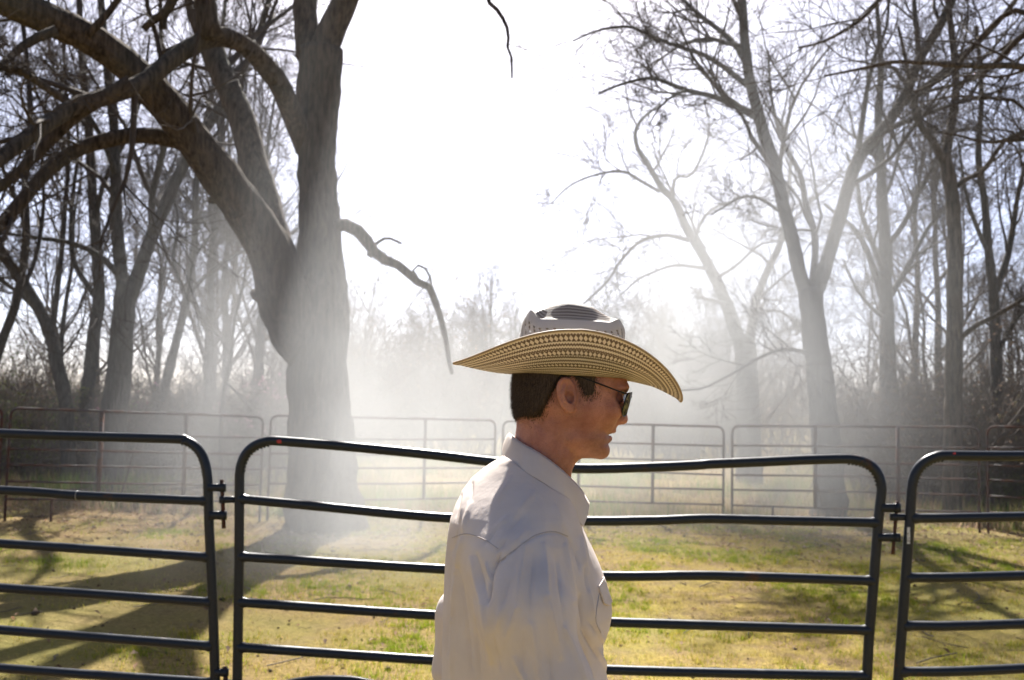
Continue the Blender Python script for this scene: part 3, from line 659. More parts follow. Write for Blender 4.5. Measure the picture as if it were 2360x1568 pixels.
def near_panel(label, lpost, rpost, top, rails, corner_l=True, corner_r=True, base_px=None):
    """lpost/rpost: px points from bottom (in picture) to the upper corner; top: px points between the corners"""
    def to_ground(post):
        P = [nat(p) for p in post]; dirn = P[0] - P[1]; P0 = P[0] + dirn * ((P[0][2] - 0.0) / max(1e-6, -dirn[2])); P0[2] = 0.0
        return [P0] + P
    L = to_ground(lpost); R = to_ground(rpost); Tp = [nat(p) for p in top]
    base = (L[0] + R[0]) / 2; base[2] = 0
    root = empty('fence_panel', base, label, 'fence panel', 'dark steel panels of the near fence')
    # smooth top line through its points, rounded into the posts
    tq = resample(np.array(Tp), 170)
    raw = np.concatenate([np.array(L), tq, np.array(R[::-1])])
    fr = tube_obj('frame', dense(raw, 0.03), TR, M['paint'], root, base, 16); FRAME[root.name] = fr
    for r in rails:
        q = resample(np.array([nat(p) for p in r]), 60)
        t = np.linspace(0, 1, 60); Lr = np.linalg.norm(np.diff(q, axis=0), axis=1).sum(); dend = np.minimum(t, 1 - t) * Lr
        q2 = np.concatenate([q[:1] + (q[1] - q[0]) * u for u in (0, 0.25, 0.5, 0.75)] + [q[1:-1]] + [q[-1:] + (q[-2] - q[-1]) * u for u in (0.75, 0.5, 0.25, 0)])
        dd = np.linalg.norm(q2 - q2[0], axis=1); dd = np.minimum(dd, np.linalg.norm(q2 - q2[-1], axis=1))
        V, Q, T = sweep(q2, TR * (0.96 + 0.17 * np.exp(-(np.maximum(dd - TR, 0) / 0.008)**2)), 14, 0.035, 30.0); MB().add(V, Q, T).build('rail', M['paint'], root, base)
    return root, base
def corner_px(p0, pc, p1, n=9):
    t = np.linspace(0, 1, n)[:, None]; p0, pc, p1 = map(np.array, (p0, pc, p1))
    return [tuple(v) for v in (1 - t)**2 * p0 + 2 * t * (1 - t) * pc + t * t * p1]
# left panel
cl = corner_px((410, 1012), (474, 1017), (479, 1108))
rp = [(496, 1568), (490, 1376), (482, 1212)]
panel_l, base_l = near_panel('dark steel pipe panel at the left, cut by the left edge of the picture', [(-706, 1500), (-704, 1300), (-702, 1080)], rp + [cl[-1]],
    [(-700, 1040), (-680, 985), (-640, 968), (-400, 980), (0, 999), (205, 1006)] + cl[:-1],
    [[(-702, 1100), (0, 1130), (180, 1142), (479, 1155)], [(-703, 1215), (0, 1253), (484, 1285)], [(-704, 1308), (0, 1355), (489, 1389)], [(-705, 1395), (0, 1452), (492, 1490)], [(-706, 1480), (0, 1540), (494, 1574)]])
# middle panel
c1 = corner_px((552, 1095), (556, 1022), (628, 1016)); c2 = corner_px((1945, 1058), (2030, 1058), (2032, 1128))
panel_m, base_m = near_panel('dark steel pipe panel with sagging top rail behind the man', [(547, 1568), (551, 1294)] + [c1[0]], [(1998, 1568), (2002, 1478), (2014, 1335), (2025, 1191)] + [c2[-1]],
    c1[1:] + [(700, 1021), (850, 1034), (1000, 1049), (1150, 1066), (1330, 1080), (1500, 1077), (1612, 1072), (1632, 1070), (1750, 1065), (1860, 1060)] + c2[:-1],
    [[(552, 1150), (700, 1164), (1030, 1194), (1330, 1201), (1500, 1200), (1632, 1196), (1800, 1200), (2024, 1205)],
     [(551, 1283), (1020, 1312), (1400, 1328), (1640, 1327), (2014, 1339)], [(550, 1388), (1000, 1418), (1400, 1434), (2006, 1453)],
     [(549, 1492), (1000, 1522), (1400, 1544), (2001, 1559)], [(548, 1590), (640, 1582), (700, 1571), (770, 1568), (840, 1574), (1000, 1612), (1400, 1636), (1998, 1650)]])
# right panel
c3 = corner_px((2101, 1130), (2106, 1053), (2182, 1050))
panel_r, base_r = near_panel('dark steel pipe panel at the right, cut by the right edge of the picture', [(2070, 1568), (2084, 1376), (2096, 1212)] + [c3[0]], [(3480, 1500), (3482, 1300), (3484, 1110)],
    c3[1:] + [(2360, 1051), (2800, 1046), (3380, 1040), (3450, 1052), (3480, 1085)],
    [[(2098, 1195), (2360, 1191), (3484, 1170)], [(2087, 1332), (2360, 1327), (3483, 1290)], [(2080, 1443), (2360, 1438), (3482, 1390)], [(2072, 1549), (2360, 1541), (3481, 1480)], [(2066, 1640), (2360, 1632), (3480, 1560)]])
def crimps(root, base, arc, inward, n=11):
    """row of small crush ridges on the inside of a bend"""
    mb = MB(); P = resample(np.array([nat(p) for p in arc]), n + 2)[1:-1]; c = nat(inward)
    for p in P:
        dv = c - p; dv /= np.linalg.norm(dv); q = p + dv * (TR - 0.002)
        V, Q, T = sweep(np.array([q + [0, -0.012, 0], q + dv * 0.003, q + [0, 0.012, 0]]), [0.003, 0.0056, 0.003], 6); mb.add(V, Q, T)
    mb.build('bend_ridges', M['paint'], FRAME[root.name], base)
crimps(panel_l, base_l, cl, (420, 1090)); crimps(panel_m, base_m, c1, (620, 1090)); crimps(panel_m, base_m, c2, (1960, 1120)); crimps(panel_r, base_r, c3, (2170, 1120))
def lug(root, base, x0, x1, y, hy, D, name='pin_lug'):
    """flat welded lug with an eye at its free end x1"""
    a, b = at(x0, y, D), at(x1, y, D); h = hy * 1.25 * D / F0 / 2; mb = MB()
    mb.add(*box_np((a + b) / 2, (b - a) / 2, (0, 0.017, 0), (0, 0, h)))
    V, Q, T = sweep(np.array([b - [0, 0, h * 1.12], b + [0, 0, h * 1.12]]), 0.019, 12); mb.add(V, Q, T)
    mb.build(name, M['paint'], root, base, smooth=False)
def pin(root, base, pts, D, r=0.0095):
    P = dense(np.array([at(x, y, D) for x, y in pts]), 0.04); V, Q, T = sweep(P, r, 10); mb = MB().add(V, Q, T)
    mb.build('drop_pin', M['pin'], root, base)
Dl = Dnear(515)
lug(panel_l, base_l, 480, 512, 1124, 13, Dl); lug(panel_l, base_l, 484, 514, 1188, 14, Dl); lug(panel_m, base_m, 548, 514, 1152, 11, Dl)
pin(panel_l, base_l, [(511, 1106), (513, 1150), (516, 1218)], Dl)
lug(panel_l, base_l, 496, 518, 1550, 11, Dl); pin(panel_l, base_l, [(519, 1537), (521, 1600)], Dl, 0.011); lug(panel_m, base_m, 547, 521, 1576, 11, Dl)
Dr = Dnear(2060)
lug(panel_m, base_m, 2030, 2067, 1171, 14, Dr); lug(panel_m, base_m, 2022, 2066, 1239, 13, Dr); lug(panel_r, base_r, 2098, 2060, 1192, 11, Dr)
pin(panel_r, base_r, [(2068, 1155), (2064, 1200), (2059, 1258), (2058, 1278)], Dr, 0.008)
lug(panel_m, base_m, 2000, 2036, 1588, 13, Dr); lug(panel_r, base_r, 2068, 2036, 1602, 11, Dr)
def sticker(root, base, x, y0, y1, wpx, mat, name, D, out=0.0015):
    """patch wrapped on the camera side of a pipe"""
    a, b = at(x, y0, D), at(x, y1, D); w = wpx * D / F0 / 2; n = 7; R = TR + out; V = []
    for p in (a, b):
        for t in np.linspace(-1, 1, n):
            an = t * min(1.3, w / R); V.append(p + [math.sin(an) * R, -math.cos(an) * R, 0])
    Q = [[i, i + 1, n + i + 1, n + i] for i in range(n - 1)]
    MB().add(V, Q).build(name, mat, FRAME[root.name], base)
sticker(panel_r, base_r, 2090, 1214, 1252, 9, M['sticker'], 'sticker', Dnear(2090))
def mark(root, base, x, y, s):
    D = Dnear(x); c = at(x, y, D) + np.array([0, -TR * 0.97, 0]); h = s * D / F0 / 2; rng = np.random.default_rng(int(x))
    ang = np.linspace(0, 6.28, 9, endpoint=False); P = c + np.column_stack([np.cos(ang), np.zeros(9), np.sin(ang)]) * (h * rng.uniform(0.5, 1.1, 9))[:, None]
    z = P[:, 2] - at(x, y, D)[2] - 0.0; P[:, 1] = at(x, y, D)[1] - np.sqrt(np.maximum(TR**2 - np.minimum(np.abs(P[:, 2] - at(x, y, D)[2]), TR * 0.9)**2, 1e-6)) - 0.002
    V = np.concatenate([P, [c + [0, -0.002, 0]]]); T = [[9, i, (i + 1) % 9] for i in range(9)]
    MB().add(V, None, T).build('paint_mark', M['redmark'], FRAME[root.name], base)['label'] = 'small red mark on the rail'
mark(panel_m, base_m, 646, 1017, 14); mark(panel_r, base_r, 2194, 1045, 9)
# worn ring on the second rail of the left panel
_p = nat((178, 1142)); _V, _Q, _T = sweep(np.array([_p - [0.002, 0, 0], _p + [0.002, 0, -0.0001]]), TR + 0.0012, 16); _m = NT('worn_ring'); 
MB().add(_V, _Q, _T).build('worn_ring', _m.surf(_m.principled((0.25, 0.24, 0.22), 0.5)), panel_l, base_l)

def far_panel(label, xa, ya, Da, xb, yb, Db, stiff=(0.345, 0.68), feet=(0.17,), rr=0.019):
    A = at(xa, ya, Da); B = at(xb, yb, Db); ga = float(gz(A[0], A[1])); gb = float(gz(B[0], B[1]))
    base = (A + B) / 2; base[2] = 0
    root = empty('far_fence_panel', base, label, 'fence panel', 'rusty panels of the far fence')
    Ag = np.array([A[0], A[1], ga - 0.03]); Bg = np.array([B[0], B[1], gb - 0.03])
    rng = np.random.default_rng(int(abs(xa)) + 3)
    tube_obj('frame', dense(arc_path([Ag, A, B, Bg], 0.12), 0.2), rr, M['rustpipe'], root, base, 10)
    fr = [0.195, 0.355, 0.49, 0.637, 0.79]
    for f in fr:
        a = A + (Ag - A) * f; b = B + (Bg - B) * f; m = (a + b) / 2 + [0, 0, rng.normal(0, 0.012)]
        tube_obj('rail', resample(np.array([a, m, b]), 12), rr * 0.85, M['rustpipe'], root, base, 8)
    for s in stiff:
        t = A + (B - A) * s; g = Ag + (Bg - Ag) * s; e = t + (g - t) * 0.80
        V, Q = box_np((t + e) / 2 + [0, -0.004, 0], (0.022, 0, 0), (0, 0.026, 0), (t - e) / 2); MB().add(V, Q).build('stiffener', M['rustpipe'], root, base, smooth=False)
    for s in feet:
        t = A + (B - A) * s; g = Ag + (Bg - Ag) * s; a = t + (g - t) * 0.79
        tube_obj('foot', np.array([a, g + [0.0, 0, 0]]), rr, M['rustpipe'], root, base, 8)
far_panel('rusty pipe panel of the far fence, cut by the left edge', -560, 930, 12.2, 6, 941, 13.5)
far_panel('rusty pipe panel of the far fence left of the oak', 25, 941, 13.7, 607, 961, 14.8)
far_panel('rusty pipe panel of the far fence right behind the oak trunk', 625, 958, 15.0, 1142, 969, 15.6)
far_panel('rusty pipe panel of the far fence hidden behind the man', 1160, 970, 15.6, 1668, 984, 15.6)
far_panel('rusty pipe panel of the far fence under the tall forked tree', 1688, 982, 15.5, 2255, 985, 14.9)
far_panel('rusty pipe panel of the far fence, cut by the right edge', 2275, 984, 14.8, 2860, 985, 13.4)
# ------------------------------------------------------------------ the man
YM = 1.85                                         # his middle plane; he faces +X, his right side towards the camera
def surface_nets(f, lo, h):
    f = np.asarray(f, np.float32); s = f < 0; nx, ny, nz = f.shape
    c = np.zeros((nx - 1, ny - 1, nz - 1), np.int8)
    for i in (0, 1):
        for j in (0, 1):
            for k in (0, 1): c += s[i:nx - 1 + i, j:ny - 1 + j, k:nz - 1 + k]
    act = np.argwhere((c > 0) & (c < 8)); n = len(act)
    acc = np.zeros((n, 3), np.float64); cnt = np.zeros(n)
    I, J, K = act.T
    for ax in range(3):
        for a in (0, 1):
            for b in (0, 1):
                o = [0, 0, 0]; o[(ax + 1) % 3] = a; o[(ax + 2) % 3] = b; o2 = list(o); o2[ax] = 1
                f0 = f[I + o[0], J + o[1], K + o[2]]; f1 = f[I + o2[0], J + o2[1], K + o2[2]]
                m = (f0 < 0) != (f1 < 0); t = np.where(m, f0 / np.where(m, f0 - f1, 1), 0)
                p = np.zeros((n, 3)); p[:] = o; p[:, ax] = t; acc[m] += p[m]; cnt[m] += 1
    V = (act + acc / np.maximum(cnt, 1)[:, None]) * h + lo
    imap = np.full(c.shape, -1, np.int32); imap[I, J, K] = np.arange(n)
    Q = []
    for ax in range(3):
        sl0 = [slice(None)] * 3; sl1 = [slice(None)] * 3; sl0[ax] = slice(0, -1); sl1[ax] = slice(1, None)
        e = np.argwhere(s[tuple(sl0)] != s[tuple(sl1)]); b, c2 = (ax + 1) % 3, (ax + 2) % 3
        e = e[(e[:, b] > 0) & (e[:, c2] > 0) & (e[:, b] < f.shape[b] - 1) & (e[:, c2] < f.shape[c2] - 1)]
        def cell(db, dc):
            q = e.copy(); q[:, b] += db; q[:, c2] += dc; return imap[q[:, 0], q[:, 1], q[:, 2]]
        q = np.stack([cell(-1, -1), cell(0, -1), cell(0, 0), cell(-1, 0)], -1)
        neg = s[e[:, 0], e[:, 1], e[:, 2]]; q[~neg] = q[~neg][:, ::-1]
        Q.append(q)
    Q = np.concatenate(Q); return V, Q[(Q >= 0).all(1)]
def smin(a, b, k):
    hh = np.clip(0.5 + 0.5 * (b - a) / k, 0, 1); return b * (1 - hh) + a * hh - k * hh * (1 - hh)
def smax(a, b, k): return -smin(-a, -b, k)
def poly_sdf(X, Z, poly):
    poly = np.asarray(poly, float); dd = np.full(X.shape, 1e9); sgn = np.ones(X.shape)
    n = len(poly)
    for i in range(n):
        a = poly[i]; b = poly[i - 1]; ex, ez = b - a; wx, wz = X - a[0], Z - a[1]
        t = np.clip((wx * ex + wz * ez) / (ex * ex + ez * ez + 1e-15), 0, 1)
        dd = np.minimum(dd, (wx - ex * t)**2 + (wz - ez * t)**2)
        c1 = Z >= a[1]; c2 = Z < b[1]; c3 = ex * wz > ez * wx
        flip = (c1 & c2 & c3) | (~c1 & ~c2 & ~c3); sgn = np.where(flip, -sgn, sgn)
    return sgn * np.sqrt(dd)
def rounded_extrude(d2, al, w, r):
    """d2 (nx,1,nz) in-plane distance, al |lateral| ; half width w, edge rounding r"""
    qx = d2 + r; qy = al - (w - r)
    return np.sqrt(np.maximum(qx, 0)**2 + np.maximum(qy, 0)**2) + np.minimum(np.maximum(qx, qy), 0) - r
def ell(G, c, r):
    X, L, Z = G; q = np.sqrt(((X - c[0]) / r[0])**2 + ((L - c[1]) / r[1])**2 + ((Z - c[2]) / r[2])**2)
    return (q - 1) * min(r)
def capsule(G, a, b, ra, rb):
    X, L, Z = G; a = np.asarray(a, float); b = np.asarray(b, float); e = b - a
    t = np.clip(((X - a[0]) * e[0] + (L - a[1]) * e[1] + (Z - a[2]) * e[2]) / (e @ e), 0, 1)
    return np.sqrt((X - a[0] - e[0] * t)**2 + (L - a[1] - e[1] * t)**2 + (Z - a[2] - e[2] * t)**2) - (ra + (rb - ra) * t)
def grid(lo, hi, h):
    ax = [np.arange(lo[i], hi[i] + h, h) for i in range(3)]
    return (ax[0][:, None, None], ax[1][None, :, None], ax[2][None, None, :])
def z1(x, y): p = at(991.2 + 0.28 * x, 660.8 + 0.28 * y, YM); return p[0], p[2]          # head close-up -> X,Z in his middle plane
def z2(x, y, l=0.0): p = at(944 + 0.3739 * x, 982 + 0.3739 * y, YM + l); return np.array([p[0], l, p[2]])
def Z1(pts): return np.array([z1(*p) for p in pts])
S1 = 4429.0                                        # close-up pixels per metre
HEAD_POLY = [(1585, 560), (1604, 680), (1610, 760), (1611, 815), (1600, 860), (1574, 905), (1560, 970), (1548, 1040), (1530, 1110), (1512, 1165), (1480, 1200), (1456, 1216), (1458, 1250),
             (1440, 1292), (1452, 1322), (1451, 1350), (1436, 1378), (1400, 1391), (1340, 1396), (1275, 1408), (1218, 1402), (1120, 1360), (960, 1240), (820, 1150), (745, 1080),
             (722, 1000), (712, 900), (712, 820), (732, 690), (790, 560), (900, 455), (1050, 395), (1200, 388), (1350, 410), (1480, 465)]
NECK_POLY = [(722, 1000), (716, 1100), (708, 1180), (698, 1240), (672, 1400), (600, 1760), (1080, 1760), (1130, 1560), (1188, 1468), (1206, 1425), (1212, 1390), (1215, 1250), (1150, 1050)]
def field(fn, X, Z):
    """evaluate fn on close-up coordinates of world X,Z (inverse of z1, linear enough near him)"""
    p0 = np.array(z1(0, 0)); px = np.array(z1(1000, 0)); py = np.array(z1(0, 1000))
    A = np.linalg.inv(np.column_stack([(px - p0) / 1000, (py - p0) / 1000]))
    zx = A[0, 0] * (X - p0[0]) + A[0, 1] * (Z - p0[1]); zy = A[1, 0] * (X - p0[0]) + A[1, 1] * (Z - p0[1])
    return fn(zx, zy)
def taper(zx, zy):
    t = 1 - 0.20 * smooth01(1280, 1620, zx); t = t * (1 - 0.21 * smooth01(980, 1260, zy)) * (1 - 0.28 * smooth01(1230, 1400, zy))
    return t * (1 - 0.10 * smooth01(700, 420, zy))
def head_main(X, L, Z):
    d2 = poly_sdf(X + 0 * Z, Z + 0 * X, Z1(HEAD_POLY)); T = field(taper, X, Z)
    r = field(lambda a, b: 0.062 - 0.022 * smooth01(1050, 1300, b), X, Z)
    return rounded_extrude(d2, np.abs(L) / T, 0.0765, r)
def build_head():
    lo = np.array([z1(560, 0)[0], -0.108, z1(0, 1740)[1]]); hi = np.array([z1(1680, 0)[0], 0.108, z1(0, 360)[1]]); h = 0.0021
    G = X, L, Z = grid(lo, hi, h); al = np.abs(L)
    f = head_main(X, L, Z)
    nk = rounded_extrude(poly_sdf(X + 0 * Z, Z + 0 * X, Z1(NECK_POLY)), al, 0.060, 0.053)
    f = smin(f, nk, 0.018)
    for sg in (-1, 1):
        c = Z1([(1410, 1010)])[0]; f = smin(f, ell(G, (c[0], sg * 0.046, c[1]), (0.036, 0.017, 0.022)), 0.02)          # cheekbone
        c = Z1([(1566, 838)])[0]; f = smin(f, ell(G, (c[0], sg * 0.024, c[1]), (0.013, 0.026, 0.009)), 0.012)         # brow
        c = Z1([(1572, 930)])[0]; f = smax(f, -ell(G, (c[0] + 0.006, sg * 0.033, c[1]), (0.020, 0.019, 0.014)), 0.012)  # socket
        c = Z1([(1515, 928)])[0]; f = smin(f, ell(G, (c[0], sg * 0.032, c[1]), (0.0125, 0.0125, 0.0125)), 0.003)
        # sternomastoid cord
        a = Z1([(1010, 1130)])[0]; b = Z1([(1090, 1560)])[0]; f = smin(f, capsule(G, (a[0], sg * 0.052, a[1]), (b[0], sg * 0.030, b[1]), 0.012, 0.012), 0.02)
        # jaw edge
        a = Z1([(1180, 1240)])[0]; b = Z1([(1400, 1350)])[0]; f = smin(f, capsule(G, (a[0], sg * 0.050, a[1]), (b[0], sg * 0.018, b[1]), 0.010, 0.012), 0.018)
    NOSE = [(1572, 880), (1590, 930), (1602, 980), (1614, 1040), (1626, 1075), (1629, 1095), (1618, 1122), (1593, 1136), (1556, 1134), (1530, 1146), (1490, 1130), (1490, 1000), (1530, 890)]
    w = field(lambda a, b: 0.0085 + 0.0085 * smooth01(930, 1090, b), X, Z)
    f = smin(f, rounded_extrude(poly_sdf(X + 0 * Z, Z + 0 * X, Z1(NOSE)), al, w, w * 0.92), 0.007)
    bend = 11.0 * L**2
    UL = [(1470, 1120), (1536, 1146), (1527, 1166), (1532, 1186), (1527, 1203), (1506, 1212), (1455, 1206), (1430, 1160)]
    LLp = [(1420, 1230), (1455, 1226), (1480, 1225), (1499, 1240), (1498, 1262), (1481, 1280), (1452, 1286), (1415, 1300)]
    f = smin(f, rounded_extrude(poly_sdf(X + bend, Z + 0 * X + 0 * L, Z1(UL)), al, 0.026, 0.006), 0.006)
    f = smin(f, rounded_extrude(poly_sdf(X + bend, Z + 0 * X + 0 * L, Z1(LLp)), al, 0.022, 0.006), 0.006)
    GAP = [(1440, 1213), (1560, 1203), (1560, 1228), (1440, 1221)]
    f = smax(f, -rounded_extrude(poly_sdf(X + bend, Z + 0 * X + 0 * L, Z1(GAP)), al, 0.022, 0.0005), 0.002)
    for sg in (-1, 1):
        c = Z1([(1552, 1100)])[0]; f = smin(f, ell(G, (c[0], sg * 0.0135, c[1]), (0.0105, 0.0065, 0.0085)), 0.005)
        c = Z1([(1570, 1132)])[0]; f = smax(f, -ell(G, (c[0], sg * 0.0075, c[1]), (0.0065, 0.0038, 0.0045)), 0.002)
    # ears
    for sg in (-1, 1):
        c = np.array([*z1(1098, 898)]); cx, cz = c; cl = sg * 0.0830
        ix = (X[:, 0, 0] > cx - 0.035) & (X[:, 0, 0] < cx + 0.035); il = (L[0, :, 0] * sg > 0.055); iz = (Z[0, 0] > cz - 0.042) & (Z[0, 0] < cz + 0.042)
        x, l, z = X[ix], L[:, il], Z[:, :, iz]
        tz = math.radians(9); to = math.radians(24)
        dx, dz = x - cx, z - cz; u = dx * math.cos(tz) + dz * math.sin(tz); v = -dx * math.sin(tz) + dz * math.cos(tz); o = (l - cl) * sg
        uu = u * math.cos(to) + o * math.sin(to); oo = -u * math.sin(to) * -1.0 * -1 + o * math.cos(to)
        oo = o * math.cos(to) + u * math.sin(to); uu = u * math.cos(to) - o * math.sin(to)
        g = (uu, oo, v)
        wd = 0.0175 * (1 + 0.16 * np.clip(v / 0.03, -1, 1))
        e = (np.sqrt((uu / wd)**2 + (v / 0.0300)**2 + (oo / 0.0075)**2) - 1) * 0.0070
        e = smax(e, -(np.sqrt(((uu - 0.004) / 0.0095)**2 + ((v + 0.004) / 0.0125)**2 + ((oo - 0.0065) / 0.0085)**2) - 1) * 0.008, 0.002)      # concha
        e = smax(e, -(np.sqrt(((uu - 0.000) / 0.0115)**2 + ((v - 0.012) / 0.0125)**2 + ((oo - 0.0075) / 0.0052)**2) - 1) * 0.005, 0.002)      # hollow above
        th = np.linspace(-0.5, 3.9, 22); rim = [(0.0158 * math.cos(t) * (1 + 0.16 * math.sin(t)), 0.0035, 0.0285 * math.sin(t)) for t in th]
        for a, b in zip(rim[:-1], rim[1:]): e = smin(e, capsule(g, a, b, 0.0031, 0.0031), 0.0015)
        for a, b in zip([(-0.001, 0.003, 0.016), (-0.0085, 0.0045, 0.004), (-0.0068, 0.005, -0.010), (0.001, 0.004, -0.0165)], [(-0.0085, 0.0045, 0.004), (-0.0068, 0.005, -0.010), (0.001, 0.004, -0.0165), (0.006, 0.003, -0.014)]):
            e = smin(e, capsule(g, a, b, 0.0026, 0.0026), 0.003)
        e = smin(e, ell(g, (0.0125, 0.001, -0.003), (0.0045, 0.0045, 0.006)), 0.003)      # tragus
        e = smin(e, ell(g, (0.004, 0.001, -0.024), (0.0085, 0.004, 0.008)), 0.004)        # lobe
        sub = smin(f[np.ix_(ix, il, iz)], e, 0.004)
        pit = (np.sqrt(((uu - 0.004) / 0.0085)**2 + ((v + 0.005) / 0.0105)**2 + ((oo - 0.004) / 0.0095)**2) - 1) * 0.008
        f[np.ix_(ix, il, iz)] = smax(sub, -pit, 0.0015)
    V, Q = surface_nets(f, lo, h); V[:, 1] += YM
    return V, Q
def build_torso_limbs():
    """the rest of the body under the clothes, with hands"""
    lo = np.array([-0.30, -0.36, 0.0]); hi = np.array([0.46, 0.36, 1.60]); h = 0.008
    G = grid(lo, hi, h)
    f = ell(G, (0.035, 0, 1.33), (0.115, 0.165, 0.24)); f = smin(f, ell(G, (0.04, 0, 1.02), (0.11, 0.16, 0.16)), 0.06)
    f = smin(f, capsule(G, (0.02, 0, 1.45), (0.05, 0, 1.58), 0.075, 0.058), 0.04)
    for sg in (-1, 1):
        ch = ARM[sg]
        for (a, ra), (b, rb) in zip(ch[:-1], ch[1:]): f = smin(f, capsule(G, a, b, ra * 0.62, rb * 0.62), 0.02)
        f = smin(f, capsule(G, (0.04, sg * 0.09, 0.95), (0.07, sg * 0.10, 0.50), 0.085, 0.055), 0.03)
        f = smin(f, capsule(G, (0.07, sg * 0.10, 0.50), (0.02, sg * 0.10, 0.09), 0.052, 0.036), 0.02)
        f = smin(f, capsule(G, (0.01, sg * 0.10, 0.05), (0.18, sg * 0.11, 0.035), 0.035, 0.028), 0.03)
    V, Q = surface_nets(f, lo, h); Vs = [V]; Qs = [Q]; n = len(V)
    for sg in (-1, 1):                                          # hands, finer, rooted in the wrist
        w = np.array(ARM[sg][-1][0]); e = np.array(ARM[sg][-2][0]); fw = (w - e) / np.linalg.norm(w - e)
        dn = np.array([0.25, 0, -1.0]); dn -= fw * (dn @ fw); dn /= np.linalg.norm(dn); sd = np.cross(fw, dn) * sg
        lo = w - 0.15; hi = w + 0.22; g = grid(lo, hi, 0.0035)
        k = capsule(g, w - fw * 0.02, w + fw * 0.03, 0.024, 0.026)
        for i in range(4):
            b0 = w + fw * 0.035 + dn * (0.030 - 0.02 * i); b1 = w + fw * (0.092 - 0.004 * abs(i - 1.3)) + dn * (0.034 - 0.0215 * i)
            k = smin(k, capsule(g, b0, b1, 0.013, 0.0105), 0.014)
            ln = (0.040, 0.046, 0.043, 0.034)[i]; c1 = b1 + fw * ln * 0.9 + sd * ln * 0.45; c2 = c1 + fw * ln * 0.25 + sd * ln * 0.62
            k = smin(k, capsule(g, b1, c1, 0.0098, 0.0088), 0.003); k = smin(k, capsule(g, c1, c2, 0.0088, 0.0075), 0.003)
        t0 = w + fw * 0.03 + dn * 0.018; t1 = w + fw * 0.068 + dn * 0.050 + sd * 0.012; t2 = t1 + fw * 0.036 + sd * 0.016
        k = smin(k, capsule(g, t0, t1, 0.013, 0.011), 0.01); k = smin(k, capsule(g, t1, t2, 0.0105, 0.0085), 0.003)
        v, q = surface_nets(k, lo, 0.0035); Vs.append(v); Qs.append(q + n); n += len(v)
    V = np.concatenate(Vs); V[:, 1] += YM; return V, np.concatenate(Qs)
# sleeve chains: (X, lateral, Z), radius
ARM = {-1: [((0.012, -0.178, 1.448), 0.070), ((0.028, -0.222, 1.390), 0.075), ((0.064, -0.228, 1.275), 0.075), ((0.098, -0.228, 1.165), 0.066), ((0.20, -0.19, 1.10), 0.056), ((0.30, -0.15, 1.05), 0.042)],
       1: [((0.005, 0.160, 1.465), 0.070), ((-0.030, 0.205, 1.385), 0.066), ((-0.082, 0.228, 1.285), 0.060), ((-0.086, 0.235, 1.185), 0.058), ((0.0, 0.235, 1.08), 0.052), ((0.10, 0.22, 1.0), 0.042)]}
def px_zoom2(V):
    q = proj(V); return (q[:, 0] - 944) / 0.3739, (q[:, 1] - 982) / 0.3739
FOLDS = [  # x0,y0,x1,y1,width,amp(mm) in the torso close-up; + is a ridge
    (556, 790, 508, 900, 14, -9), (508, 900, 478, 1090, 16, -9), (545, 770, 600, 700, 18, -4),
    (705, 730, 655, 1120, 34, 5.0), (655, 1120, 600, 1300, 30, 4.0), (765, 780, 735, 1180, 30, -5.0), (830, 740, 850, 1050, 30, 5.5), (850, 1050, 930, 1420, 30, 5.5), (905, 800, 960, 1200, 24, -5),
    (965, 740, 1015, 1080, 24, 5), (1015, 1080, 1060, 1300, 24, 4), (760, 1230, 800, 1568, 30, 5.5), (700, 1280, 690, 1568, 26, -4), (650, 1440, 720, 1600, 24, 4.5), (860, 1400, 880, 1600, 24, -4.5), (960, 1250, 1085, 1568, 24, 5), (1040, 1280, 1140, 1568, 20, -4),
    (570, 1100, 540, 1250, 26, 3.5), (620, 950, 560, 1130, 24, -4),
    (550, 842, 600, 800, 13, -3.5), (600, 800, 680, 740, 13, -3.0), (680, 740, 760, 682, 13, -2.6), (760, 682, 830, 657, 13, -2.4), (830, 657, 900, 652, 13, -2.2), (900, 652, 975, 682, 13, -2.6), (975, 682, 1035, 770, 14, -3), (1035, 770, 1052, 900, 14, -4),
    (470, 720, 560, 600, 22, -4.5), (600, 660, 690, 560, 26, -3), (520, 640, 600, 560, 24, 3.5), (640, 730, 720, 640, 22, 2.5),
    (386, 350, 372, 455, 13, -5.5), (345, 430, 318, 580, 15, 4.0), (315, 420, 285, 560, 12, -4),
    (375, 480, 330, 640, 20, 4), (322, 690, 285, 900, 15, 4.5), (285, 900, 262, 1200, 17, 4.0), (262, 1200, 262, 1568, 18, 4), (300, 880, 345, 1150, 26, -5), (345, 1150, 380, 1500, 26, -4.5),
    (250, 760, 244, 1000, 10, -5), (244, 1000, 236, 1400, 10, -4), (300, 640, 262, 780, 12, -4),
    (415, 800, 470, 1060, 20, -6), (470, 850, 500, 960, 14, 4), (380, 820, 440, 1100, 20, 4), (440, 1100, 500, 1450, 24, 4.5), (400, 1200, 440, 1568, 22, -4), (510, 1300, 560, 1500, 18, -4),
    (1060, 700, 1100, 900, 16, 4), (1000, 720, 1060, 850, 16, -4), (1085, 860, 1100, 1020, 14, -5), (1050, 1050, 1060, 1260, 18, -8), (1110, 1020, 1140, 1200, 20, 4), (1060, 1250, 1160, 1420, 20, -8), (1150, 1230, 1190, 1320, 16, 5), (1160, 1380, 1210, 1500, 16, 5), (1100, 1200, 1180, 1290, 14, -4), (1190, 1330, 1215, 1400, 12, -5),
    (620, 330, 520, 480, 30, 2.5), (760, 420, 640, 560, 34, 2.5), (900, 500, 960, 640, 24, 3)]
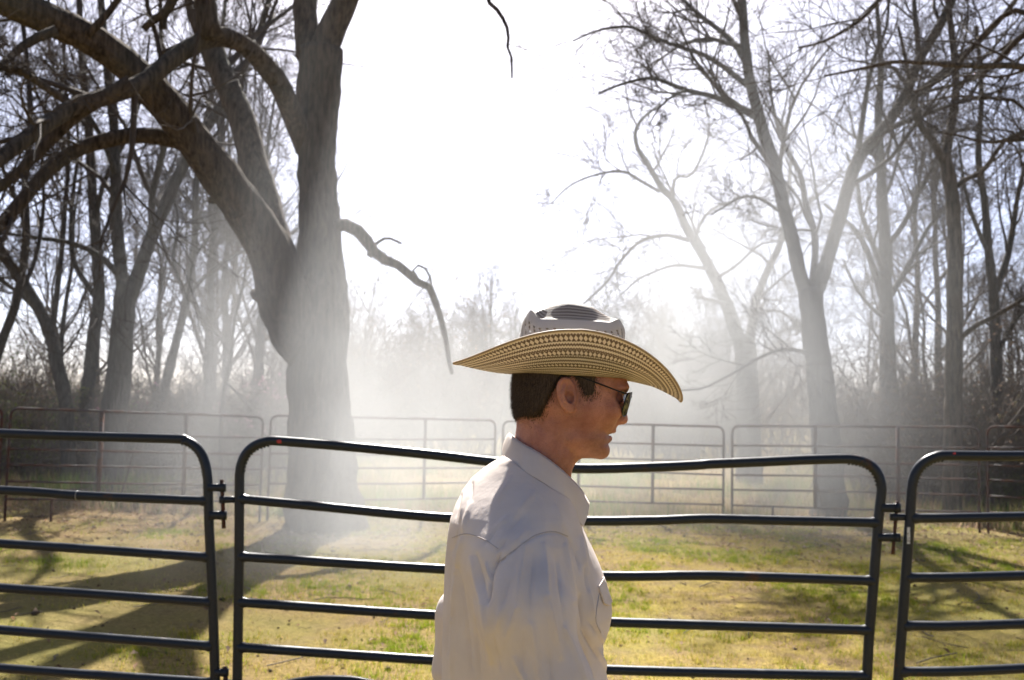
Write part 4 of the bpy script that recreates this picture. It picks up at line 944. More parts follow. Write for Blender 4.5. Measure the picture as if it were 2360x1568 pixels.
def build_shirt():
    lo = np.array([-0.24, -0.315, 1.00]); hi = np.array([0.36, 0.325, 1.675]); h = 0.0034
    G = X, L, Z = grid(lo, hi, h)
    back = np.array([z2(*p) for p in [(600, 130), (560, 195), (500, 228), (450, 262), (380, 322), (320, 402), (280, 482), (252, 562), (240, 640), (226, 800), (216, 950), (207, 1100), (203, 1300), (203, 1568), (215, 1900), (260, 2150)]])
    front = np.array([z2(*p) for p in [(900, 120), (960, 250), (985, 340), (1030, 500), (1062, 620), (1110, 720), (1160, 830), (1200, 930), (1232, 1030), (1240, 1120), (1226, 1200), (1196, 1290), (1188, 1370), (1202, 1470), (1225, 1568), (1230, 1900), (1200, 2150)]])
    zz = Z[0, 0]; xb = np.interp(zz, back[::-1, 2], back[::-1, 0]); xf = np.interp(zz, front[::-1, 2], front[::-1, 0])
    b = np.interp(zz, [0.98, 1.10, 1.20, 1.30, 1.40, 1.46, 1.49, 1.51, 1.53, 1.55, 1.57, 1.59, 1.615, 1.68], [0.175, 0.180, 0.188, 0.198, 0.208, 0.212, 0.208, 0.200, 0.185, 0.164, 0.140, 0.114, 0.088, 0.068])
    c = (xb + xf) / 2; a = (xf - xb) / 2
    n = 2.25
    f = ((np.abs((X - c) / a)**n + np.abs(L / b)**n)**(1 / n) - 1) * np.minimum(a, b)
    for sg in (-1, 1):
        ch = ARM[sg]; e = None
        for (p, ra), (q, rb) in zip(ch[:-1], ch[1:]):
            k = capsule(G, p, q, ra, rb); e = k if e is None else smin(e, k, 0.02)
        f = smin(f, e, 0.028 if sg < 0 else 0.02)
    pl = (Z - 1.668) + (X + 0.065) * 0.62                         # open at the neck
    f = np.maximum(f, pl * 0.85)
    V, Q = surface_nets(f, lo, h); V[:, 1] += YM
    # normals for the folds
    def normals(V):
        fn = np.cross(V[Q[:, 1]] - V[Q[:, 0]], V[Q[:, 2]] - V[Q[:, 0]]); N = np.zeros_like(V)
        for k in range(4): np.add.at(N, Q[:, k], fn)
        return N / (np.linalg.norm(N, axis=1, keepdims=True) + 1e-12)
    N = normals(V); near = smooth01(-0.15, 0.1, ((CAM - V) * N).sum(1) / np.linalg.norm(CAM - V, axis=1))
    zx, zy = px_zoom2(V); disp = np.zeros(len(V))
    for (x0, y0, x1, y1, w, am) in FOLDS:
        ex, ey = x1 - x0, y1 - y0; L2 = ex * ex + ey * ey; t = ((zx - x0) * ex + (zy - y0) * ey) / L2; tc = np.clip(t, 0, 1)
        dd = np.hypot(zx - x0 - ex * tc, zy - y0 - ey * tc); fade = 0.45 + 0.55 * np.sin(np.pi * tc)
        disp += am * 0.0012 * (np.exp(-(dd / (w * 0.68))**2) if am > 0 else np.exp(-dd / (w * 0.62))) * fade
    disp *= near
    far = V[:, 1] > YM + 0.08
    wob = np.array([mnoise.noise(Vector((p[0] * 9, p[1] * 9, p[2] * 22))) if fr else 0.35 * mnoise.noise(Vector((p[0] * 16, p[1] * 16, p[2] * 7))) for p, fr in zip(V, far)])
    disp += wob * 0.006
    V = V + N * disp[:, None]
    return V, Q
def solid_sheet(A, thick, center_dir):
    """grid of points A (n,m,3) -> closed sheet with thickness along the sheet normal"""
    n, m, _ = A.shape; du = np.gradient(A, axis=0); dv = np.gradient(A, axis=1); N = np.cross(du, dv); N /= np.linalg.norm(N, axis=2, keepdims=True) + 1e-12
    B = A - N * thick; V = np.concatenate([A.reshape(-1, 3), B.reshape(-1, 3)]); i = np.arange(n * m).reshape(n, m); j = i + n * m
    Q = [np.stack([i[:-1, :-1], i[1:, :-1], i[1:, 1:], i[:-1, 1:]], -1).reshape(-1, 4), np.stack([j[:-1, :-1], j[:-1, 1:], j[1:, 1:], j[1:, :-1]], -1).reshape(-1, 4)]
    N2 = 2 * n * m
    loop = np.concatenate([i[:, 0], i[-1, 1:], i[-2::-1, -1], i[0, -2:0:-1]]); l2 = loop + n * m
    k = len(loop); V = np.concatenate([V, V[loop], V[l2]]); a = np.arange(k) + N2; b = a + k
    Q.append(np.stack([a, b, np.roll(b, -1), np.roll(a, -1)], -1)); return V, np.concatenate(Q)

BEARD_TOP = z1(0, 1140)[1]; BEARD_BACK = z1(1190, 0)[0] - 0.03
def mat_skin():
    m = NT('skin'); c = m.coord('Object')
    n1 = m.noise(c, 26, 4, 0.6); n2 = m.noise(c, 420, 2, 0.6); n3 = m.noise(c, 9, 2)
    col = m.ramp(n1, [(0.3, (0.26, 0.098, 0.066)), (0.7, (0.52, 0.245, 0.170))])
    col = m.mix(m.ramp(n3, [(0.45, 0.0), (0.7, 0.35)]), col, (0.33, 0.095, 0.07))
    col = m.mix(m.ramp(n2, [(0.55, 0.0), (0.75, 0.4)]), col, (0.13, 0.065, 0.048))
    sx = m.node('ShaderNodeSeparateXYZ'); m.l.new(c, sx.inputs[0]); zz = m.math('ADD', sx.outputs[2], m.math('MULTIPLY', m.math('SUBTRACT', n1, 0.5), 0.03)); xx = m.math('ADD', sx.outputs[0], m.math('MULTIPLY', m.math('SUBTRACT', n3, 0.5), 0.04))
    beard = m.math('MULTIPLY', m.math('MULTIPLY', m.ramp(m.math('MULTIPLY', m.math('SUBTRACT', BEARD_TOP, zz), 30.0), [(0.0, 0.0), (0.7, 1.0)]), m.ramp(m.math('MULTIPLY', m.math('SUBTRACT', xx, BEARD_BACK), 25.0), [(0.0, 0.0), (0.8, 1.0)])), m.ramp(m.noise(c, 900, 1), [(0.42, 0.25), (0.62, 1.0)]))
    col = m.mix(m.math('MULTIPLY', beard, 0.32), col, (0.10, 0.055, 0.042))
    freck = m.ramp(m.noise(c, 130, 3, 0.7), [(0.58, 0.0), (0.72, 0.22)]); col = m.mix(freck, col, (0.20, 0.075, 0.05))
    rg = m.ramp(n1, [(0.3, 0.42), (0.7, 0.62)])
    return m.surf(m.principled(col, rg, m.bump(m.math('ADD', n2, m.math('MULTIPLY', m.noise(c, 180, 3, 0.6), 1.5)), 0.6, 0.0014), **{'Subsurface Weight': 0.22, 'Subsurface Scale': 0.010, 'Subsurface Radius': (1.0, 0.30, 0.16), 'Specular IOR Level': 0.35}))
def mat_cloth():
    m = NT('shirt_cotton'); c = m.coord('Object'); n1 = m.noise(c, 14, 4, 0.6); n2 = m.noise(c, 700, 2, 0.6); n3 = m.noise(c, 60, 4, 0.65)
    col = m.ramp(n1, [(0.3, (0.66, 0.57, 0.505)), (0.7, (0.73, 0.64, 0.575))])
    wr = m.noise(m.mapping(c, (34, 34, 11)), 1.0, 3, 0.55); wr2 = m.math('ABSOLUTE', m.math('SUBTRACT', wr, 0.5))
    h = m.math('ADD', m.math('MULTIPLY', n2, 0.15), m.math('ADD', m.math('MULTIPLY', n3, 0.5), m.math('MULTIPLY', wr2, -3.0)))
    sh = m.principled(col, 0.85, m.bump(h, 0.32, 0.0020), **{'Specular IOR Level': 0.2})
    return m.surf(m.translucent(sh, (0.66, 0.56, 0.50), 0.12))
M['skin'] = mat_skin(); M['cloth'] = mat_cloth()
_m = NT('hair_brown'); _c = _m.coord('Object'); _n = _m.noise(_m.mapping(_c, (500, 500, 90)), 1.0, 3)
M['hair'] = _m.surf(_m.principled(_m.ramp(_n, [(0.3, (0.034, 0.023, 0.016)), (0.75, (0.115, 0.076, 0.050))]), 0.75, _m.bump(_n, 0.6, 0.003), **{'Specular IOR Level': 0.2}))
_m = NT('seam_thread'); M['seam'] = _m.surf(_m.principled((0.46, 0.40, 0.375), 0.9))
_m = NT('denim'); M['denim'] = _m.surf(_m.principled(_m.ramp(_m.noise(_m.coord('Object'), 300, 3), [(0.3, (0.03, 0.05, 0.10)), (0.7, (0.07, 0.10, 0.17))]), 0.9))
_m = NT('boot_leather'); M['boot'] = _m.surf(_m.principled(_m.ramp(_m.noise(_m.coord('Object'), 30, 3), [(0.3, (0.07, 0.035, 0.02)), (0.7, (0.13, 0.07, 0.04))]), 0.5))
_m = NT('black_wire'); M['wire'] = _m.surf(_m.principled((0.012, 0.013, 0.016), 0.3, metallic=0.6))
_m = NT('dark_lens'); _g = _m.principled((0.02, 0.016, 0.014), 0.06); _tr = _m.node('ShaderNodeBsdfTransparent'); _tr.inputs[0].default_value = (0.20, 0.17, 0.15, 1)
_mx = _m.node('ShaderNodeMixShader'); _mx.inputs[0].default_value = 0.08; _m.l.new(_g, _mx.inputs[1]); _m.l.new(_tr.outputs[0], _mx.inputs[2]); M['lens'] = _m.surf(_mx.outputs[0])

def build_person():
    base = np.array([0.03, YM, 0.0])
    root = empty('person', base, 'man in straw hat, sunglasses and pale long-sleeved shirt, facing right before the fence', 'person')
    Vh, Qh = build_head(); Vb, Qb = build_torso_limbs()
    body = MB().add(Vh, Qh).add(Vb, Qb).build('body', M['skin'], root, base)
    # hair: a cap over the skull inside the hairline, plus strands
    lo = np.array([z1(620, 0)[0], -0.10, z1(0, 1130)[1]]); hi = np.array([z1(1420, 0)[0], 0.10, z1(0, 350)[1]]); h = 0.003
    X, L, Z = grid(lo, hi, h)
    HP = [(640, 600), (640, 830), (650, 1000), (668, 1098), (705, 1098), (830, 1080), (900, 1056), (955, 955), (992, 885), (1022, 830), (1060, 770), (1150, 752), (1188, 800), (1212, 850), (1240, 905), (1262, 917), (1308, 912), (1328, 895), (1342, 800), (1352, 740), (1385, 600), (1400, 340), (640, 340)]
    hp = poly_sdf(X + 0 * Z, Z + 0 * X, Z1(HP))
    hm = np.minimum(head_main(X, L, Z), rounded_extrude(poly_sdf(X + 0 * Z, Z + 0 * X, Z1(NECK_POLY)), np.abs(L), 0.060, 0.053))
    full = field(lambda a, b: 0.0026 + 0.0068 * smooth01(1150, 900, a) - 0.003 * smooth01(950, 1090, b), X, Z)
    thk = -0.004 + (full + 0.004) * smooth01(0.003, -0.008, hp)
    V, Q = surface_nets(hm - thk, lo, h)
    dV = poly_sdf(V[:, 0], V[:, 2], Z1(HP)); keep = (dV[Q] < 0.002).all(1); Q = Q[keep]
    used = np.unique(Q); remap = np.full(len(V), -1); remap[used] = np.arange(len(used)); V = V[used]; Q = remap[Q]; V[:, 1] += YM
    rng = np.random.default_rng(9)
    fn = np.cross(V[Q[:, 1]] - V[Q[:, 0]], V[Q[:, 2]] - V[Q[:, 0]]); fn /= np.linalg.norm(fn, axis=1, keepdims=True) + 1e-12
    k = rng.integers(0, len(Q), 24000); p = V[Q[k]].mean(1) + rng.normal(0, 0.001, (len(k), 3)); nn = fn[k]
    dr = np.array([-0.45, 0, -1.0]) + nn * np.where(rng.random((len(k), 1)) < 0.12, 0.5, 0.08) + rng.normal(0, 0.22, (len(k), 3)); dr /= np.linalg.norm(dr, axis=1, keepdims=True)
    ln = (rng.uniform(0.004, 0.010, len(k)) * (0.35 + 0.65 * smooth01(z1(0, 1100)[1], z1(0, 980)[1], p[:, 2])))[:, None]; sd = np.cross(dr, nn); sd /= np.linalg.norm(sd, axis=1, keepdims=True) + 1e-9
    T = np.stack([p - sd * 0.0006, p + sd * 0.0006, p + dr * ln + nn * 0.0008], 1).reshape(-1, 3)
    # cropped stubble that fades out below the hairline
    hv = Vh; zxs = field(lambda a, b: a, hv[:, 0], hv[:, 2]); zys = field(lambda a, b: b, hv[:, 0], hv[:, 2]); dh = poly_sdf(hv[:, 0], hv[:, 2], Z1(HP))
    band = np.where((dh > -0.003) & (dh < 0.014) & (zys > 720) & (zxs < 1380) & ~((zxs > 1005) & (zxs < 1190)))[0]
    pk = band[rng.integers(0, len(band), 3000)]; pk = pk[rng.random(len(pk)) < np.exp(-np.maximum(dh[pk], 0) / 0.005)]
    ps = hv[pk] + rng.normal(0, 0.0012, (len(pk), 3)); ds = np.array([-0.3, 0, -1.0]) + rng.normal(0, 0.3, (len(pk), 3)); ds /= np.linalg.norm(ds, axis=1, keepdims=True)
    out = np.column_stack([np.zeros(len(pk)), np.sign(ps[:, 1] - YM), np.zeros(len(pk))]); out[zxs[pk] < 800] = (-1, 0, 0)
    sd2 = np.cross(ds, out); sd2 /= np.linalg.norm(sd2, axis=1, keepdims=True) + 1e-9
    T2 = np.stack([ps - sd2 * 0.0004, ps + sd2 * 0.0004, ps + ds * rng.uniform(0.0025, 0.005, (len(pk), 1)) + out * 0.0012], 1).reshape(-1, 3)
    T = np.concatenate([T, T2])
    MB().add(V, Q).add(T, None, np.arange(len(T)).reshape(-1, 3)).build('hair', M['hair'], root, base)
    # shirt
    V, Q = build_shirt(); shirt = MB().add(V, Q).build('shirt', M['cloth'], root, base)
    bvh = BVHTree.FromPolygons([Vector(v) for v in V], [tuple(int(i) for i in q) for q in Q])
    def hit(zx, zy, off=0.0015):
        px, py = 944 + 0.3739 * zx, 982 + 0.3739 * zy; dv = at(px, py, 1.0) - CAM; dv /= np.linalg.norm(dv)
        r = bvh.ray_cast(Vector(CAM), Vector(dv)); 
        return None if r[0] is None else np.array(r[0]) + np.array(r[1]) * off * (1 if np.dot(r[1], dv) < 0 else -1)
    def seam(pts, rad=0.0008):
        q = resample(np.array(pts, float), 40); P = [hit(*p, off=0.0004) for p in q]; P = [p for p in P if p is not None]
        if len(P) > 3: V, Q, T = sweep(np.array(P), rad, 5); MB().add(V, Q, T).build('seam', M['seam'], shirt, base)
    seam([(262, 690), (310, 672), (350, 665), (400, 675), (470, 705), (545, 758)]); seam([(550, 838), (600, 800), (680, 740), (760, 682), (830, 657), (900, 652), (975, 680)])
    seam([(1168, 1035), (1152, 1130), (1148, 1205), (1178, 1275)])
    # collar: stand and turned-down leaf, both sides
    top = [((622, 46), 0.0), ((648, 72), -0.028), ((700, 112), -0.050), ((800, 172), -0.066), ((900, 246), -0.063), ((985, 325), -0.048), ((1050, 395), -0.034), ((1096, 476), -0.030)]
    bot = [((584, 150), 0.0), ((596, 205), -0.040), ((650, 244), -0.070), ((750, 306), -0.096), ((860, 376), -0.098), ((950, 446), -0.086), ((1000, 536), -0.070), ((1058, 622), -0.060)]
    ins = [((660, 150), 0.0), ((680, 190), -0.028), ((720, 220), -0.050), ((800, 270), -0.064), ((880, 330), -0.062), ((950, 400), -0.048), ((1000, 470), -0.034), ((1030, 540), -0.026)]
    def edge(E): return resample(np.array([z2(*p, l) for p, l in E]), 26)
    Tp, Bt, In = edge(top), edge(bot), edge(ins)
    rows = []
    for s in np.linspace(0, 1, 5)[:-1]: rows.append(In * (1 - s) + Tp * s)
    cen = np.array([0.035, 0, 1.58])
    for s in np.linspace(0, 1, 9):
        p = Tp * (1 - s) + Bt * s; o = p - cen; o[:, 2] = 0; o /= np.linalg.norm(o, axis=1, keepdims=True) + 1e-9
        p = p + o * (0.0022 * math.sin(math.pi * s) + 0.003); rows.append(p)
    A = np.stack(rows, 1)
    mir = A[:0:-1] * np.array([1, -1, 1]); A = np.concatenate([mir, A]); A = A + np.array([0, YM, 0])
    V2, Q2 = solid_sheet(A, 0.0016, None); MB().add(V2, Q2).build('collar', M['cloth'], shirt, base)
    # breast pocket flap
    fl = np.array([[z2(1158, 992, -0.105), z2(1196, 928, -0.072)], [z2(1170, 1035, -0.109), z2(1226, 1010, -0.074)], [z2(1192, 1096, -0.112), z2(1252, 1084, -0.078)]])
    g = np.zeros((9, 7, 3))
    for i, s in enumerate(np.linspace(0, 2, 9)):
        k = min(int(s), 1); fr = s - k; l, r = fl[k, 0] * (1 - fr) + fl[k + 1, 0] * fr, fl[k, 1] * (1 - fr) + fl[k + 1, 1] * fr
        for j, t in enumerate(np.linspace(0, 1, 7)): g[i, j] = l * (1 - t) + r * t
    g[-1, :, 2] -= 0.004 * np.array([0, 0.4, 0.8, 1, 0.8, 0.4, 0]); g[:, :, 1] += YM
    for i in range(9):
        for j in range(7):
            q = proj(g[i, j][None])[0]; w = hit((q[0] - 944) / 0.3739, (q[1] - 982) / 0.3739, off=0.004)
            if w is not None and w[1] < g[i, j, 1]: g[i, j] = w
    g[:, 6, 1] = np.minimum(g[:, 6, 1], g[:, 5, 1] + 0.012)
    V3, Q3 = solid_sheet(g, 0.0025, None); MB().add(V3, Q3).build('pocket_flap', M['cloth'], shirt, base)
    # trousers and boots (below the picture's edge)
    lo = np.array([-0.2, -0.24, 0.04]); hi = np.array([0.28, 0.24, 1.06]); G = grid(lo, hi, 0.01)
    f = ell(G, (0.04, 0, 1.0), (0.135, 0.185, 0.17))
    for sg in (-1, 1):
        f = smin(f, capsule(G, (0.04, sg * 0.09, 0.95), (0.07, sg * 0.10, 0.50), 0.098, 0.075), 0.03); f = smin(f, capsule(G, (0.07, sg * 0.10, 0.50), (0.02, sg * 0.10, 0.08), 0.073, 0.066), 0.02)
    V, Q = surface_nets(f, lo, 0.01); V[:, 1] += YM; MB().add(V, Q).build('trousers', M['denim'], root, base)
    for sg in (-1, 1):
        lo = np.array([-0.10, sg * 0.105 - 0.08, 0.0]); hi = np.array([0.34, sg * 0.105 + 0.08, 0.26]); G = grid(lo, hi, 0.006)
        f = capsule(G, (0.015, sg * 0.10, 0.22), (0.01, sg * 0.10, 0.06), 0.058, 0.048); f = smin(f, capsule(G, (0.02, sg * 0.102, 0.045), (0.22, sg * 0.112, 0.036), 0.046, 0.034), 0.03)
        f = np.maximum(f, 0.008 - G[2]); V, Q = surface_nets(f, lo, 0.006); V[:, 1] += YM; MB().add(V, Q).build('boot', M['boot'], root, base)
    return root
build_person()

def build_sunglasses():
    def p(x, y, l): q = z1(x, y); return np.array([q[0], YM + l, q[1]])
    base = p(1600, 960, 0); root = empty('sunglasses', base, 'dark wire-framed sunglasses worn under the straw hat', 'sunglasses')
    for sg in (-1, 1):
        ot = [(1654, 874, 0.012), (1640, 876, 0.030), (1612, 882, 0.052), (1590, 894, 0.062), (1574, 940, 0.0635), (1558, 1000, 0.060), (1556, 1046, 0.050), (1572, 1066, 0.036), (1598, 1058, 0.024), (1618, 1010, 0.015), (1642, 930, 0.010)]
        O = resample(np.array([p(x, y, sg * l) for x, y, l in ot + ot[:1]]), 41)[:-1]
        V, Q, T = sweep(np.concatenate([O, O[:1]]), 0.0013, 7); rim_o = MB().add(V, Q, T).build('lens_rim', M['wire'], root, base)
        c = O.mean(0) + np.array([0.0035, 0, 0]); R = [O * (1 - s) + c * s + np.array([0.0035, 0, 0]) * math.sin(s * math.pi / 2) * 0.4 for s in np.linspace(0, 1, 6)[:-1]]
        V = np.concatenate(R + [c[None]]); n = 40; Q = [[i * n + j, i * n + (j + 1) % n, (i + 1) * n + (j + 1) % n, (i + 1) * n + j] for i in range(4) for j in range(n)]; T = [[4 * n + j, 4 * n + (j + 1) % n, 5 * n] for j in range(n)]
        V2 = V + np.array([-0.0012, 0, 0]); m = len(V)
        MB().add(V, Q, T).add(V2, [q[::-1] for q in Q], [t[::-1] for t in T]).build('lens', M['lens'], rim_o, base)
        arm = resample(np.array([p(1592, 886, sg * 0.054), p(1566, 884, sg * 0.066), p(1480, 852, sg * 0.072), p(1300, 786, sg * 0.0785), p(1180, 748, sg * 0.081), p(1080, 738, sg * 0.083), p(1034, 772, sg * 0.077), p(1006, 838, sg * 0.0755), p(1000, 862, sg * 0.0745)]), 40)
        V, Q, T = sweep(arm, np.concatenate([np.full(30, 0.0014), np.linspace(0.0014, 0.0022, 10)]), 7); MB().add(V, Q, T).build('temple_arm', M['wire'], root, base)
    for y, l in ((880, 0.013), (912, 0.011)):
        V, Q, T = sweep(resample(np.array([p(1650, y, -l), p(1660, y - 6, 0), p(1650, y, l)]), 9), 0.0012, 6); MB().add(V, Q, T).build('bridge', M['wire'], root, base)
build_sunglasses()

# ------------------------------------------------------------------ the straw hat
def mat_straw(name, kind):
    m = NT(name); uv = m.node('ShaderNodeUVMap').outputs[0]; sp = m.node('ShaderNodeSeparateXYZ'); m.l.new(uv, sp.inputs[0]); u, v = sp.outputs[0], sp.outputs[1]
    tan = m.mix(m.noise(m.coord('Object'), 90, 3), (0.64, 0.545, 0.42), (0.79, 0.70, 0.58)); brn = m.mix(m.noise(m.coord('Object'), 70, 3), (0.095, 0.060, 0.042), (0.165, 0.11, 0.076))
    fr = lambda a: m.math('FRACT', a); tri = lambda a: m.math('ABSOLUTE', m.math('SUBTRACT', fr(a), 0.5))
    if kind == 'brim':
        rows = m.math('MULTIPLY', v, 14.0); zig = m.math('MULTIPLY', tri(m.math('MULTIPLY', u, 240.0)), 0.7)
        stripes = m.math('GREATER_THAN', fr(m.math('ADD', rows, zig)), 0.5)
        sel = None; fac = stripes
        for c0, hw, nn in ((0.89, 0.048, 150.0), (0.655, 0.046, 140.0), (0.40, 0.034, 140.0)):
            q = m.math('DIVIDE', m.math('SUBTRACT', v, c0), hw); aq = m.math('ABSOLUTE', q)
            inb = m.math('LESS_THAN', aq, 1.0); dia = m.math('LESS_THAN', m.math('ADD', m.math('MULTIPLY', tri(m.math('ADD', m.math('MULTIPLY', u, nn), m.math('MULTIPLY', q, 0.12))), 2.0), m.math('MULTIPLY', aq, 1.0)), 0.92)
            fac = m.math('ADD', m.math('MULTIPLY', fac, m.math('SUBTRACT', 1.0, inb)), m.math('MULTIPLY', dia, inb))
        weave = m.math('ADD', tri(m.math('MULTIPLY', u, 620.0)), tri(m.math('MULTIPLY', v, 60.0)))
        col = m.mix(fac, brn, tan); tcol = m.mix(fac, (0.20, 0.135, 0.09), (0.66, 0.55, 0.42)); tf = 0.24
    elif kind == 'top':
        rows = m.math('MULTIPLY', v, 16.0); zig = m.math('MULTIPLY', tri(m.math('MULTIPLY', u, 160.0)), 0.5)
        fac = m.math('GREATER_THAN', fr(m.math('ADD', rows, zig)), 0.45); col = m.mix(m.math('ADD', m.math('MULTIPLY', fac, 0.46), 0.05), brn, tan); tcol = (0.3, 0.22, 0.14); tf = 0.12
        weave = m.math('ADD', tri(m.math('MULTIPLY', u, 300.0)), tri(m.math('MULTIPLY', v, 36.0)))
    else:
        chk = m.math('GREATER_THAN', m.math('MULTIPLY', m.math('SUBTRACT', tri(m.math('MULTIPLY', u, 130.0)), 0.25), m.math('SUBTRACT', tri(m.math('MULTIPLY', v, 20.0)), 0.25)), 0.0)
        fac = m.math('ADD', m.math('MULTIPLY', chk, 0.6), 0.36); col = m.mix(fac, brn, m.mix(0.7, tan, (0.76, 0.73, 0.70))); tcol = tan; tf = 0.15
        weave = m.math('ADD', tri(m.math('MULTIPLY', u, 260.0)), tri(m.math('MULTIPLY', v, 40.0)))
    sh = m.translucent(m.principled(col, 0.5, m.bump(weave, 0.5, 0.0015)), tcol, tf)
    if kind == 'wall':   # vent slits, slanting columns of small holes
        col_u = tri(m.math('ADD', m.math('MULTIPLY', u, 38.0), m.math('MULTIPLY', v, 3.4))); row_v = tri(m.math('MULTIPLY', v, 17.0))
        hole = m.math('MULTIPLY', m.math('MULTIPLY', m.math('GREATER_THAN', col_u, 0.33), m.math('GREATER_THAN', row_v, 0.16)), m.math('MULTIPLY', m.math('GREATER_THAN', v, 0.30), m.math('LESS_THAN', v, 0.84)))
        t = m.node('ShaderNodeBsdfTransparent'); mx = m.node('ShaderNodeMixShader'); m.l.new(hole, mx.inputs[0]); m.l.new(sh, mx.inputs[1]); m.l.new(t.outputs[0], mx.inputs[2]); sh = mx.outputs[0]
    return m.surf(sh)
def build_hat():
    cx, cz = z1(1146, 742); TI = math.radians(1.6)
    def W(P):                                       # hat frame (x forward, l lateral, z up) -> world
        x, l, z = P[..., 0], P[..., 1], P[..., 2]
        return np.stack([cx + x * math.cos(TI) + z * math.sin(TI), YM + l, cz - x * math.sin(TI) + z * math.cos(TI)], -1)
    base = np.array([cx, YM, cz]); root = empty('cowboy_hat', base, 'woven straw cowboy hat with curled brim on the man\'s head', 'hat')
    n = 180; th = np.arange(n + 1) * 2 * math.pi / n; ct, st = np.cos(th), np.sin(th)
    a, b = 0.1035, 0.0860
    side = np.abs(st)**1.6
    def strip(rows, uvs, name, mat, close=False, thick=0.0):
        A = np.stack(rows, 0); m = A.shape[0]; V = A.reshape(-1, 3); UV = np.stack(uvs, 0).reshape(-1, 2); i = np.arange(len(V)).reshape(m, n + 1)
        Q = np.stack([i[:-1, :-1], i[:-1, 1:], i[1:, 1:], i[1:, :-1]], -1).reshape(-1, 4)
        if thick:
            dv = np.gradient(A, axis=0); du = np.gradient(A, axis=1); N = np.cross(du, dv); N /= np.linalg.norm(N, axis=2, keepdims=True) + 1e-12
            V = np.concatenate([V, (A - N * thick).reshape(-1, 3)]); UV = np.concatenate([UV, UV]); Q = np.concatenate([Q, (Q + m * (n + 1))[:, ::-1]])
        return mesh_np(name, V, Q, mat, root, True, base, uv=UV)
    # crown wall
    Zr = lambda x: np.interp(x, [-0.10, -0.085, -0.06, -0.01, 0.035, 0.07, 0.10], [0.108, 0.121, 0.131, 0.136, 0.132, 0.120, 0.101])
    side = smooth01(0.34, 0.74, np.abs(st)); H = Zr(a * 0.92 * ct) * (1 - side) + 0.100 * side
    rows = []; uvs = []
    for t in np.linspace(0, 1, 18):
        kx = 1 - np.where(ct > 0, 0.055, 0.13) * t**1.2 + 0.012 * np.where(ct > 0, 1, 0) * np.exp(-((t - 0.85) / 0.15)**2)
        kl = 1 - 0.085 * t - 0.05 * side * t**3
        rd = 0.05 * np.clip((t - 0.8) / 0.2, 0, 1)**2; kx = kx - rd; kl = kl - rd
        rows.append(W(np.stack([a * kx * ct, b * kl * st, H * t], -1))); uvs.append(np.stack([th / (2 * math.pi), np.full(n + 1, t)], -1))
    strip(rows, uvs, 'crown', mat_straw('straw_crown', 'wall'), thick=0.0016)
    # crown top with its lengthwise crease and side dents
    kx = 1 - np.where(ct > 0, 0.055, 0.13) + 0.012 * np.where(ct > 0, 1, 0) * math.exp(-1); kl = 1 - 0.085 - 0.05 * side; kx = kx - 0.05; kl = kl - 0.05
    rows = []; uvs = []
    for s in np.linspace(1, 0.0, 22):
        e = 1 - s; x = a * kx * ct * s; l = b * kl * st * s
        dip = 0.020 * np.exp(-(l / 0.018)**2) * smooth01(0.05, 0.35, e)
        lift = smooth01(0.0, 0.50, e)**0.8; zt = H * (1 - lift) + Zr(x) * lift - dip
        rows.append(W(np.stack([x, l, zt], -1))); uvs.append(np.stack([th / (2 * math.pi), np.full(n + 1, e)], -1))
    strip(rows, uvs, 'crown_top', mat_straw('straw_top', 'top'), thick=0.0016)
    # brim
    ax_ = np.where(ct > 0, 0.209, 0.216); bl = 0.158
    e = np.where(ct > 0, -0.036 + 0.111 * np.abs(st)**1.5, 0.014 + 0.060 * np.abs(st)**3.2)
    rows = []; uvs = []
    for s in np.linspace(0, 1, 26):
        x = (a * (1 - s) + ax_ * s) * ct; l = (b * (1 - s) + bl * (1 - (1 - s)**1.0) / 1.0 * s / max(s, 1e-6)) * st if s > 0 else b * st
        l = (b + (bl - b) * (1.18 * s - 0.18 * s * s)) * st
        z = e * s**np.where(np.abs(st) > 0.3, 1.45, 1.7) - 0.004 * math.sin(math.pi * s) * np.abs(st)
        rows.append(W(np.stack([x, l, z], -1))); uvs.append(np.stack([th / (2 * math.pi), np.full(n + 1, s)], -1))
    brim_o = strip(rows, uvs, 'brim', mat_straw('straw_brim', 'brim'), thick=0.0022)
    _e = NT('brim_binding'); em = _e.surf(_e.principled(_e.mix(_e.noise(_e.coord('Object'), 150, 2), (0.20, 0.13, 0.075), (0.42, 0.31, 0.19)), 0.6))
    V, Q, T = sweep(rows[-1], 0.0022, 6, cap=False); MB().add(V, Q, T).build('brim_binding', em, brim_o, base)
    # sweatband inside
    bd = [np.stack([a * 0.985 * ct, b * 0.985 * st, np.full(n + 1, zz)], -1) for zz in (0.002, 0.03)]
    strip([W(r) for r in bd], [np.zeros((n + 1, 2))] * 2, 'sweatband', M['boot'])
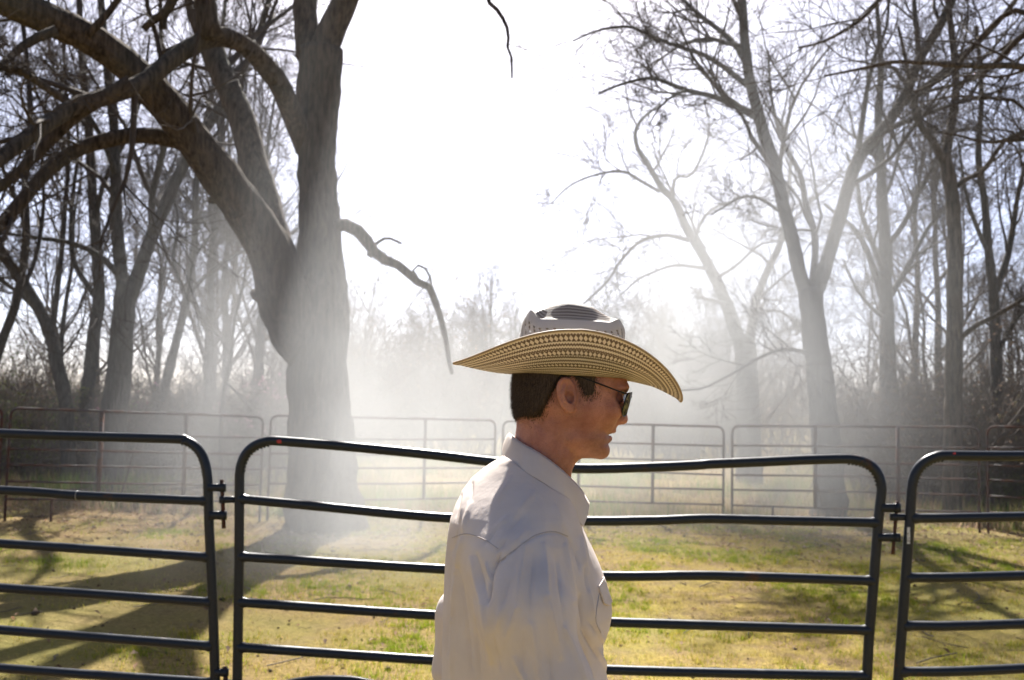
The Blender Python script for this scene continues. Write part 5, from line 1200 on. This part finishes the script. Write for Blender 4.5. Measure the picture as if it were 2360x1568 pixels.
build_hat()


# ------------------------------------------------------------------ smoke in the air
def smoke():
    lo = np.array([-15.0, 5.6, -0.6]); hi = np.array([16.0, 27.0, 10.5])
    V, Q = box_np((lo + hi) / 2, ((hi - lo)[0] / 2, 0, 0), (0, (hi - lo)[1] / 2, 0), (0, 0, (hi - lo)[2] / 2))
    m = NT('smoke_volume'); c = m.coord('Object')
    blobs = [((0.1, 16.8, 1.7), (3.4, 4.2, 1.6), 0.15), ((-2.15, 11.4, 0.8), (1.3, 1.6, 1.7), 0.85), ((-2.4, 12.6, 3.6), (0.9, 1.4, 2.2), 0.08), ((3.9, 16.4, 2.8), (1.4, 3.0, 2.7), 0.46),
             ((3.2, 21.0, 5.0), (3.6, 4.0, 3.6), 0.06), ((-4.4, 16.5, 3.0), (1.3, 2.0, 2.4), 0.11), ((0.5, 12.8, 0.6), (3.0, 2.2, 0.9), 0.05),
             ((-5.6, 17.4, 2.0), (2.0, 2.2, 2.2), 0.06), ((4.2, 14.0, 2.6), (1.2, 1.4, 2.0), 0.24)]
    tot = None
    for (ce, ra, amp) in blobs:
        v = m.vmath('SUBTRACT', c, ce); v = m.vmath('DIVIDE', v, ra); q = m.vmath('DOT_PRODUCT', v, v)
        e = m.math('MULTIPLY', m.math('EXPONENT', m.math('MULTIPLY', q, -1.0)), amp)
        tot = e if tot is None else m.math('ADD', tot, e)
    n = m.noise(m.mapping(c, (0.52, 0.45, 0.34)), 1.0, 3, 0.55)
    f = m.ramp(n, [(0.36, 0.18), (0.64, 1.0)])
    den = m.math('MULTIPLY', tot, f)
    pv = m.node('ShaderNodeVolumePrincipled'); pv.inputs['Color'].default_value = (0.57, 0.58, 0.59, 1); pv.inputs['Anisotropy'].default_value = 0.3
    m.l.new(den, pv.inputs['Density']); m.l.new(pv.outputs[0], m.out.inputs['Volume'])
    o = MB().add(V, Q).build('smoke', m.m, None, None, smooth=False)
    tag(o, 'drifting wood smoke filling the pen in the sunlight', 'smoke', kind='stuff')
smoke()
